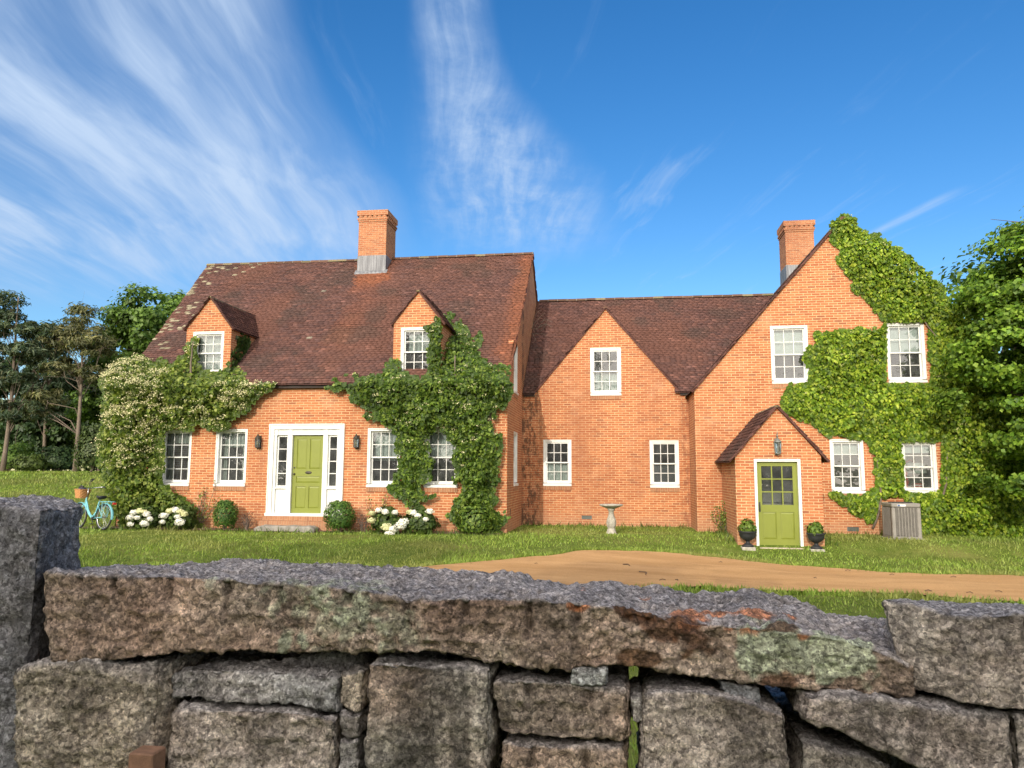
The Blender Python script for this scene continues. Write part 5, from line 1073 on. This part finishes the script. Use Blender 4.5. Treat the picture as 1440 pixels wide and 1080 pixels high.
# ------------------------------------------------------------------ the dry stone wall
def lerp_poly(pts, u):
    pts = np.array(pts, float); return np.stack([np.interp(u, np.linspace(0, 1, len(pts)) if False else (np.cumsum(np.r_[0, np.hypot(*np.diff(pts, axis=0).T)])/np.sum(np.hypot(*np.diff(pts, axis=0).T))), pts[:, c]) for c in (0, 1)], -1)
def stone(label, top, bot, Yf=2.1, D=.45, backtop=None, yoff=None, res=.009, rnd=.03, amp=(.012, .007, .004), base=(.20, .19, .18), brown=.3, seed=0, lichen=(), rust_orange=(), drill=(), skew=0., ext=None, group='stones of the dry wall', pale=.0, topgrey=True, dirt=.4):
    """top and bot: outline of the face in photo pixels, taken to the plane Yf; the stone is D deep"""
    A = lambda P, Y: [tuple(at(np.array(float(a)), np.array(float(b)), Y)[[0, 2]]) for a, b in P]
    tp, bt = A(top, Yf), A(bot, Yf); bk = A(backtop, Yf+D) if backtop else [(x+skew*D, z+.0) for x, z in tp]
    if ext is not None: bt = [(x, ext) for x, z in bt]
    W_ = abs(tp[-1][0]-tp[0][0]); Hh = abs(np.mean([z for _, z in tp])-np.mean([z for _, z in bt]))
    nu, nv, nw = [max(4, int(round(s/res))) for s in (W_, Hh, D)]; nv = min(nv, 130); nw = min(nw, 70)
    fac = []
    def grid(na, nb, fn):
        a, b = np.meshgrid(np.arange(na+1), np.arange(nb+1), indexing='ij'); G = fn(a, b); return G
    K = {}; Vi = []; Fq = []
    def face(na, nb, fn, flip):
        a, b = np.meshgrid(np.arange(na+1), np.arange(nb+1), indexing='ij'); g = np.stack(fn(a, b), -1).astype(np.int64); key = (g[..., 0]*4096+g[..., 1])*4096+g[..., 2]
        q = np.stack([key[:-1, :-1], key[1:, :-1], key[1:, 1:], key[:-1, 1:]], -1).reshape(-1, 4); Fq.append(q[:, ::-1] if flip else q)
    o = lambda a: np.zeros_like(a)
    face(nu, nv, lambda a, b: (a, b, o(a)), False); face(nu, nv, lambda a, b: (a, b, o(a)+nw), True)
    face(nu, nw, lambda a, b: (a, o(a)+nv, b), False); face(nu, nw, lambda a, b: (a, o(a), b), True)
    face(nv, nw, lambda a, b: (o(a)+nu, a, b), False); face(nv, nw, lambda a, b: (o(a), a, b), True)
    Fq = np.concatenate(Fq); keys, inv = np.unique(Fq, return_inverse=True); Fq = inv.reshape(-1, 4)
    iu, iv, iw = keys//(4096*4096), (keys//4096) % 4096, keys % 4096
    dim = np.array([W_, Hh, D]); c = (np.stack([iu/nu, iv/nv, iw/nw], -1)-.5)*dim; q3 = np.stack([c[:, 0], c[:, 1], c[:, 2]], -1)
    rv = rnd*.7*(1+.9*fbm(q3+seed*3.3, 5., 2, seed)); rv = np.clip(rv, .006, None)[:, None]
    inn = np.clip(c, -(dim/2-rv), dim/2-rv); dd = c-inn; L = np.linalg.norm(dd, axis=1)[:, None]; nrm = dd/(L+1e-9); c = np.where(L > 1e-7, inn+nrm*rv, c)
    u, v, w = (c/dim+.5).T; u = np.clip(u, 0, 1); v = np.clip(v, 0, 1); w = np.clip(w, 0, 1)
    T0, T1, Bq = lerp_poly(tp, u), lerp_poly(bk, u), lerp_poly(bt, u)
    Tt = T0*(1-w[:, None])+T1*w[:, None]; XZ = Bq*(1-v[:, None])+Tt*v[:, None]; Y = Yf+w*D
    if yoff is not None: Y = Y+yoff(u, v)*(1-w)
    P = np.stack([XZ[:, 0], Y, XZ[:, 1]], -1); n3 = np.stack([nrm[:, 0], nrm[:, 2], nrm[:, 1]], -1)
    s = P*np.array([1, 1, 1.15])+seed*5.1
    big = fbm(s, 4.5, 3, seed); med = fbm(s, 17, 3, seed+3, ridged=True); fi = fbm(s, 60, 3, seed+6)
    f0 = fbm(s+9, 7., 3, seed+8); cl = np.floor(f0*3.6)/3.6-f0; f0 = fbm(s-4, 15., 2, seed+18); cl = cl*1.15+.5*(np.floor(f0*3)/3-f0)     # broken flat facets
    disp = amp[0]*big+amp[1]*(med-.6)+amp[2]*fi+amp[0]*1.25*cl
    front = np.clip(-n3[:, 1], 0, 1); topf = np.clip(n3[:, 2], 0, 1)
    dgr = np.zeros(len(P))
    for (px, pa, pb) in drill:                               # half-round plug-and-feather marks from splitting
        p0, p1 = at(np.array(float(px)), np.array(float(pa)), Yf), at(np.array(float(px-.5)), np.array(float(pb)), Yf)
        m_ = np.exp(-((P[:, 0]-p0[0])/.011)**4)*sstep(P[:, 2], p1[2]-.015, p1[2]+.015)*front; disp = disp-.017*m_; dgr = np.maximum(dgr, m_)
    base = np.array(base)*np.array([2.15, 2.13, 2.10])*(.80+.45*((seed*.618) % 1))*(1+.05*np.array([1, 0, -1])*math.sin(seed*2.3)); col = base*(1+.22*big[:, None]+.18*fi[:, None])
    bm = np.clip(brown*(1.0+1.1*fbm(s, 3.2, 4, seed+11)), 0, 1)[:, None]*(1-topf[:, None]*.85*topgrey); col = col*(1-bm)+np.array([.46, .335, .265])*(1+.35*fbm(s, 25, 3, seed+1)[:, None])*bm
    dk = sstep(fbm(s*np.array([2.2, 1, .35]), 4.5, 4, seed+13), .04, .42)[:, None]*dirt; col = col*(1-dk*.72)*(1+.30*np.tanh(1.5*fbm(s, 2.2, 3, seed+33))[:, None])
    pl = pale*sstep(fbm(s+3, 5, 4, seed+15), -.1, .6)[:, None]; col = col*(1-pl)+np.array([.68, .61, .51])*pl
    if topgrey: tg = (topf**1.5)[:, None]*.8; col = col*(1-tg)+np.array([.40, .392, .41])*(1+.4*fi[:, None])*tg
    col = col*(1-.55*dgr[:, None]); lich = np.zeros(len(P))
    for (px, py, rr, kind) in lichen:
        p0 = at(np.array(float(px)), np.array(float(py)), Yf); r_ = rr/FPX*Yf*1.04
        dd = np.sqrt((P[:, 0]-p0[0])**2+(P[:, 2]-p0[2])**2+(.6*(P[:, 1]-p0[1]))**2)/r_+.42*fbm(s*1.0, 16, 4, seed+21)
        m_ = (sstep(-dd, -1.02, -.85)*np.where(kind > .9, 1, sstep(fbm(s, 26, 3, seed+5), -.45, .35)))[:, None]*min(1, kind)
        col = col*(1-m_)+np.array([.50, .56, .42])*(1+.35*fbm(s, 70, 2, 4)[:, None])*m_; lich = np.maximum(lich, m_[:, 0])
    for (px, py, rx, ry, kc, Yp) in rust_orange:
        p0 = at(np.array(float(px)), np.array(float(py)), Yp); dd = np.sqrt(((P[:, 0]-p0[0])/(rx/FPX*Yp))**2+((P[:, 2]-p0[2])/(ry/FPX*Yp))**2*(topf < .5)+((P[:, 1]-Yp)/.05)**2*(topf >= .5))+.6*fbm(s, 14, 4, seed+31)
        m_ = sstep(-dd, -1.05, -.7)[:, None]*.85; col = col*(1-m_)+np.array(kc)*(1+.3*fi[:, None])*m_
    disp = disp+lich*.004
    P = P+n3*disp[:, None]
    org = (float(np.mean(P[:, 0])), float(np.mean(P[:, 1])), float(P[:, 2].min()))
    o_ = link_mesh('wall_stone', P, Fq, STONE, loc=org, col=np.clip(col, .012, .8), smooth=True)
    return tag(o_, label, 'stone', group)
GL = -.25
ORA = (.66, .27, .12); RST = (.15, .07, .035)  # orange for patches on the top, rust brown for the face
o_ = stone('long flat capstone with drill marks and pale green lichen on top of the wall',
      [(55, 802), (111, 808), (160, 811), (237, 808), (318, 813), (392, 818), (485, 826), (570, 837), (653, 840), (740, 840), (813, 845), (863, 853), (920, 866), (978, 875), (1039, 877), (1100, 883), (1150, 892), (1187, 901), (1230, 914), (1284, 938)],
      [(64, 931), (85, 932), (110, 927), (180, 929), (260, 920), (330, 917), (420, 922), (510, 918), (560, 917), (620, 922), (690, 935), (750, 941), (800, 944), (870, 936), (920, 945), (970, 952), (1010, 960), (1100, 970), (1180, 975), (1288, 982)], 2.08, .58,
      backtop=[(118, 798), (180, 797), (237, 795), (318, 790), (400, 786), (430, 790), (520, 793), (593, 800), (620, 802), (735, 805), (752, 816), (800, 822), (860, 817), (900, 827), (925, 824), (960, 831), (1000, 833), (1050, 826), (1085, 832), (1130, 846), (1165, 862), (1210, 866), (1256, 868)],
      res=.0055, rnd=.016, amp=(.010, .009, .0045), base=(.215, .19, .165), brown=.55, seed=1,
      lichen=((405, 850, 42, .55), (450, 838, 26, .9), (480, 860, 60, .5), (500, 848, 30, .8), (540, 885, 46, .45), (405, 912, 18, .9), (420, 905, 12, .8), (300, 815, 20, .5), (1085, 905, 36, 1.), (1068, 925, 30, 1.), (1120, 930, 26, .95), (1095, 950, 20, .9), (1160, 928, 26, 1.), (1195, 925, 30, 1.), (1215, 950, 18, .9), (1040, 878, 10, .8)),
      rust_orange=((1045, 866, 44, 20, ORA, 2.21), (970, 866, 20, 12, ORA, 2.17), (905, 836, 12, 8, ORA, 2.42), (820, 826, 10, 6, ORA, 2.4), (1112, 878, 8, 8, ORA, 2.22), (880, 860, 14, 8, RST, 2.08), (925, 878, 38, 24, RST, 2.08), (990, 900, 34, 22, RST, 2.08), (915, 930, 40, 14, (.17, .085, .035), 2.08), (1095, 958, 26, 14, RST, 2.08)),
      drill=((111, 812, 828), (159, 815, 832), (237, 812, 850), (317, 818, 865), (392, 822, 862), (487, 830, 850), (570, 840, 890), (653, 844, 870), (742, 844, 895), (812, 848, 880), (883, 862, 880)), dirt=.35)
stone('tall dark upright stone ending the wall on the left', [(-140, 716), (-60, 714), (0, 712), (35, 712), (58, 718)], [(-140, 1090), (-60, 1090), (0, 1090), (20, 1085)], 2.12, .26, backtop=[(-140, 702), (-50, 703), (30, 700), (80, 701), (117, 712)], rnd=.02, amp=(.014, .008, .004), base=(.115, .117, .128), brown=.04, seed=2, ext=GL, dirt=.5, res=.008)
stone('blocky grey boulder at the right end of the capstone', [(1263, 856), (1300, 856), (1336, 863), (1380, 862), (1445, 860), (1640, 864)], [(1300, 986), (1318, 990), (1340, 994), (1380, 998), (1425, 1000), (1640, 1004)], 2.02, .48, backtop=[(1268, 846), (1298, 842), (1350, 846), (1385, 842), (1420, 845), (1480, 847)], yoff=lambda u, v: .12*sstep(-u, -.28, -.22)*(1-u/.28*.99).clip(0, 1), rnd=.02, amp=(.008, .005, .004), base=(.185, .18, .175), brown=.12, seed=3, res=.007, dirt=.35)
stone('big rounded tan boulder low at the left, beside the upright stone', [(16, 944), (60, 934), (110, 931), (180, 930), (228, 932)], [(22, 1100), (80, 1100), (150, 1100), (229, 1100)], 2.07, .42, rnd=.07, amp=(.024, .005, .003), base=(.25, .235, .205), brown=.15, seed=4, ext=GL+.5, pale=.75, dirt=.3, res=.008)
stone('long grey stone wedged under the capstone, with a torn lower edge', [(238, 944), (262, 938), (300, 940), (350, 944), (400, 946), (440, 950), (474, 955)], [(236, 990), (262, 985), (300, 990), (350, 992), (390, 990), (420, 996), (450, 1004), (474, 1006)], 2.12, .4, rnd=.02, amp=(.012, .01, .005), base=(.24, .24, .245), brown=.08, seed=5, dirt=.35)
stone('wide squared grey stone below the torn-edged stone', [(242, 994), (290, 996), (350, 998), (410, 1000), (440, 1006), (472, 1012)], [(216, 1100), (290, 1100), (350, 1100), (470, 1100)], 2.1, .42, rnd=.018, amp=(.010, .009, .005), base=(.205, .20, .195), brown=.15, seed=6, ext=GL+.4, dirt=.5)
stone('tall square streaked stone in the middle of the wall', [(517, 932), (560, 932), (620, 938), (660, 940), (688, 944)], [(504, 1100), (560, 1100), (620, 1100), (680, 1100)], 2.08, .45, rnd=.02, amp=(.009, .007, .004), base=(.20, .19, .17), brown=.25, seed=7, ext=GL+.3, dirt=.75)
stone('rectangular brown stone right of the square streaked stone', [(690, 958), (740, 954), (800, 958), (850, 966), (884, 967)], [(697, 1038), (740, 1042), (800, 1045), (850, 1047), (886, 1044)], 2.09, .42, rnd=.024, amp=(.010, .008, .004), base=(.20, .175, .15), brown=.42, seed=8, drill=((741, 966, 990), (827, 968, 992)), dirt=.35)
stone('brown stone at the bottom edge, under the rectangular brown stone', [(704, 1044), (745, 1046), (800, 1050), (850, 1052), (880, 1050)], [(704, 1120), (745, 1120), (800, 1120), (882, 1120)], 2.1, .4, rnd=.015, amp=(.010, .008, .004), base=(.215, .185, .16), brown=.4, seed=9, ext=GL+.4, drill=((747, 1050, 1085), (822, 1050, 1085)), dirt=.3)
stone('small square grey stone wedged under the capstone near the middle', [(803, 940), (828, 937), (853, 938)], [(802, 962), (828, 966), (852, 964)], 2.09, .2, rnd=.009, amp=(.003, .003, .0025), base=(.26, .265, .27), brown=.0, seed=10, res=.005, dirt=.2)
stone('small upright grey stone filling the gap right of the rectangular brown stone', [(886, 981), (895, 978), (903, 979)], [(889, 1016), (897, 1019), (905, 1014)], 2.12, .2, rnd=.008, amp=(.003, .003, .0025), base=(.27, .275, .285), brown=.0, seed=11, res=.005, dirt=.2)
stone('large smooth grey slab right of the green gap', [(903, 976), (930, 968), (985, 972), (1040, 985), (1090, 996), (1110, 1004)], [(892, 1110), (950, 1110), (1040, 1110), (1122, 1110)], 2.06, .45, rnd=.024, amp=(.010, .006, .003), base=(.225, .215, .205), brown=.1, seed=12, ext=GL+.3, dirt=.55, res=.008)
stone('thin grey wedge between the capstone and the large smooth slab', [(1012, 957), (1040, 962), (1072, 967)], [(1016, 976), (1044, 990), (1072, 992)], 2.1, .2, rnd=.009, amp=(.004, .004, .003), base=(.23, .235, .245), brown=.05, seed=13, res=.005, dirt=.3)
stone('long dark stone under the right boulder, sloping down to the right', [(1130, 976), (1180, 978), (1250, 984), (1320, 994), (1380, 1002), (1420, 1006)], [(1126, 1018), (1180, 1036), (1240, 1062), (1290, 1082), (1360, 1100), (1428, 1105)], 2.05, .5, rnd=.022, amp=(.010, .007, .004), base=(.165, .16, .16), brown=.12, seed=14, dirt=.6)
stone('dark low stone at the bottom edge beneath the sloping stone', [(1130, 1046), (1170, 1054), (1220, 1066), (1262, 1082)], [(1130, 1130), (1170, 1130), (1220, 1130), (1270, 1130)], 2.1, .42, rnd=.02, amp=(.012, .008, .004), base=(.17, .165, .155), brown=.1, seed=15, ext=GL+.3, dirt=.5)
stone('grey stone at the bottom right corner, partly outside the photo', [(1426, 1010), (1470, 1006), (1540, 1006)], [(1434, 1110), (1470, 1110), (1540, 1110)], 2.06, .42, rnd=.02, amp=(.01, .008, .004), base=(.20, .19, .18), brown=.2, seed=16, ext=GL+.2)
stone('small pale stone topping the narrow stack of chips beside the square stone', [(478, 948), (494, 944), (511, 946)], [(479, 996), (494, 1004), (508, 1000)], 2.13, .25, rnd=.011, amp=(.006, .006, .004), base=(.28, .27, .25), brown=.1, seed=17, res=.006, pale=.3)
stone('small dark chip in the narrow stack, under the pale one', [(478, 1004), (492, 1008), (507, 1005)], [(477, 1034), (490, 1040), (504, 1036)], 2.12, .25, rnd=.009, amp=(.005, .005, .004), base=(.17, .165, .16), brown=.15, seed=18, res=.006)
stone('small grey stone lowest in the narrow stack of chips', [(476, 1040), (490, 1044), (503, 1040)], [(474, 1100), (490, 1100), (502, 1100)], 2.12, .25, rnd=.01, amp=(.006, .006, .004), base=(.24, .24, .245), brown=.05, seed=19, res=.006, ext=GL+.5)
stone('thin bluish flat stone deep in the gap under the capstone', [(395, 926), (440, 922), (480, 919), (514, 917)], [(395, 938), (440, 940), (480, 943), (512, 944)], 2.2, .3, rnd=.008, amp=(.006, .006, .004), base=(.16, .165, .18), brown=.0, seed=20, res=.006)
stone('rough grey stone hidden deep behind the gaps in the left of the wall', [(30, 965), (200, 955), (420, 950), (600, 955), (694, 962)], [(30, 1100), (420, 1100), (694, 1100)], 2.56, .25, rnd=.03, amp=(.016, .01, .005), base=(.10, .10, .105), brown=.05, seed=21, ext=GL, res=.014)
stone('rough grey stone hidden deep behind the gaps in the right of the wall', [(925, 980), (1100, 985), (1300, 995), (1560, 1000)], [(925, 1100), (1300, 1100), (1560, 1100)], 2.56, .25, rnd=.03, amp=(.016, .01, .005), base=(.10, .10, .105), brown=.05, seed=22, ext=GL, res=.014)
pz = at(np.array(198.), np.array(1060.), 2.0); mb = MB(); mb.bbox(pz[0]-.038, pz[0]+.035, 2.0, 2.066, pz[2]-.3, pz[2], .004); tag(mb.build('brick_stub', plain('worn brown brick', (.20, .11, .07), .9, var=.25, sc=30, bump=.5), loc=(float(pz[0]), 2.03, float(pz[2])-.3)), 'worn brown brick standing against the tan boulder at the bottom edge', 'brick')
# ------------------------------------------------------------------ grass
def grass_pts(n, x0, x1, y0, y1, r, k=None):
    X = r.uniform(x0, x1, n); Y = r.uniform(y0, y1, n); a, b = drive_edges(X)
    w = .12*r.normal(0, 1, n); ok = ~((Y > a+w+.05) & (Y < b-w-.05) & (X > -14))
    ok &= ~((X > HL) & (X < HR) & (Y > MY-.05)); ok &= ~((X > HR-.1) & (X < GXL+.1) & (Y > CY-.03)); ok &= ~((X > GXL) & (X < GXR) & (Y > GY-.03)); ok &= ~((X > PXL) & (X < PXR) & (Y > PY-.03))
    ok &= ~((X > -9.2) & (X < -7.6) & (Y > 18.4)); ok &= ~((X > HL) & (X < HR-.5) & (Y > 18.4) & (r.random(n) < .85))
    return X[ok], Y[ok]
def blades(X, Y, h, w, r, cols):
    n = len(X); Z = ground(X, Y)-.01; a = r.uniform(0, 2*math.pi, n); ln = r.normal(0, .45, (n, 2))*h[:, None]
    c, s = np.cos(a)*w, np.sin(a)*w
    V = np.stack([np.stack([X-c, Y-s, Z], -1), np.stack([X+c, Y+s, Z], -1), np.stack([X+ln[:, 0], Y+ln[:, 1], Z+h], -1)], 1).reshape(-1, 3)
    C = pal(n, cols, r, .15); q = np.stack([X, Y, X*0], -1); dry = sstep(fbm(q, .45, 4, 5), .0, .75)[:, None]; lush = sstep(fbm(q, 1.1, 3, 8), 0, .7)[:, None]
    C = C*(1-.5*dry)+np.array([.30, .265, .10])*.5*dry; C = C*(1-.3*lush)
    return V, np.arange(3*n).reshape(-1, 3), np.repeat(C, 3, 0)
GR = [(.135, .22, .028), (.225, .32, .05), (.34, .41, .09)]
r = np.random.default_rng(77); parts = []
X, Y = grass_pts(120000, -19, 13, 7.5, 22.3, r); q = np.stack([X, Y, X*0], -1)
parts.append(blades(X, Y, (.035+.045*r.random(len(X)))*(1+.5*fbm(q, .9, 3, 3)), .010+.006*r.random(len(X)), r, GR))
X, Y = grass_pts(26000, -34, -13, 17, 42, r); parts.append(blades(X, Y, .06+.09*r.random(len(X)), .02+.015*r.random(len(X)), r, GR))
X, Y = grass_pts(30000, -16, 14, 15, 22.4, r)               # taller tufts against the walls and the drive
d = np.full(len(X), 9.)
d = np.minimum(d, np.where((X > HR) & (X < GXL), abs(CY-Y), 9)); d = np.minimum(d, np.where((X > GXL) & (X < GXR), abs(GY-Y), 9)); d = np.minimum(d, np.where((X > PXL-.5) & (X < PXL), np.where(Y > PY, PXL-X, 9), 9)); d = np.minimum(d, np.where((X > PXR) & (X < PXR+.5), np.where(Y > PY, X-PXR, 9), 9)); d = np.minimum(d, np.where((X > HL) & (X < HR), abs(18.4-Y), 9))
kp = d < .5*r.random(len(X)); X, Y = X[kp], Y[kp]; parts.append(blades(X, Y, .08+.13*r.random(len(X)), .012+.008*r.random(len(X)), r, [(.05, .09, .012), (.10, .16, .02)]))
X = r.uniform(-4, 13, 9000); a, b = drive_edges(X); Y = np.where(r.random(9000) < .5, a-abs(r.normal(0, .12, 9000)), b+abs(r.normal(0, .12, 9000))); parts.append(blades(X, Y, .05+.08*r.random(9000), .01+.008*r.random(9000), r, GR))
X = r.uniform(-3, 3, 7000); Y = r.uniform(2.9, 7.5, 7000); parts.append(blades(X, Y, .06+.1*r.random(7000), .006+.004*r.random(7000), r, GR))
V, F, C = merge(parts); tag(link_mesh('grass', V, F, LEAF, col=C), 'short green lawn grass growing around the house and drive', 'grass', kind='stuff')
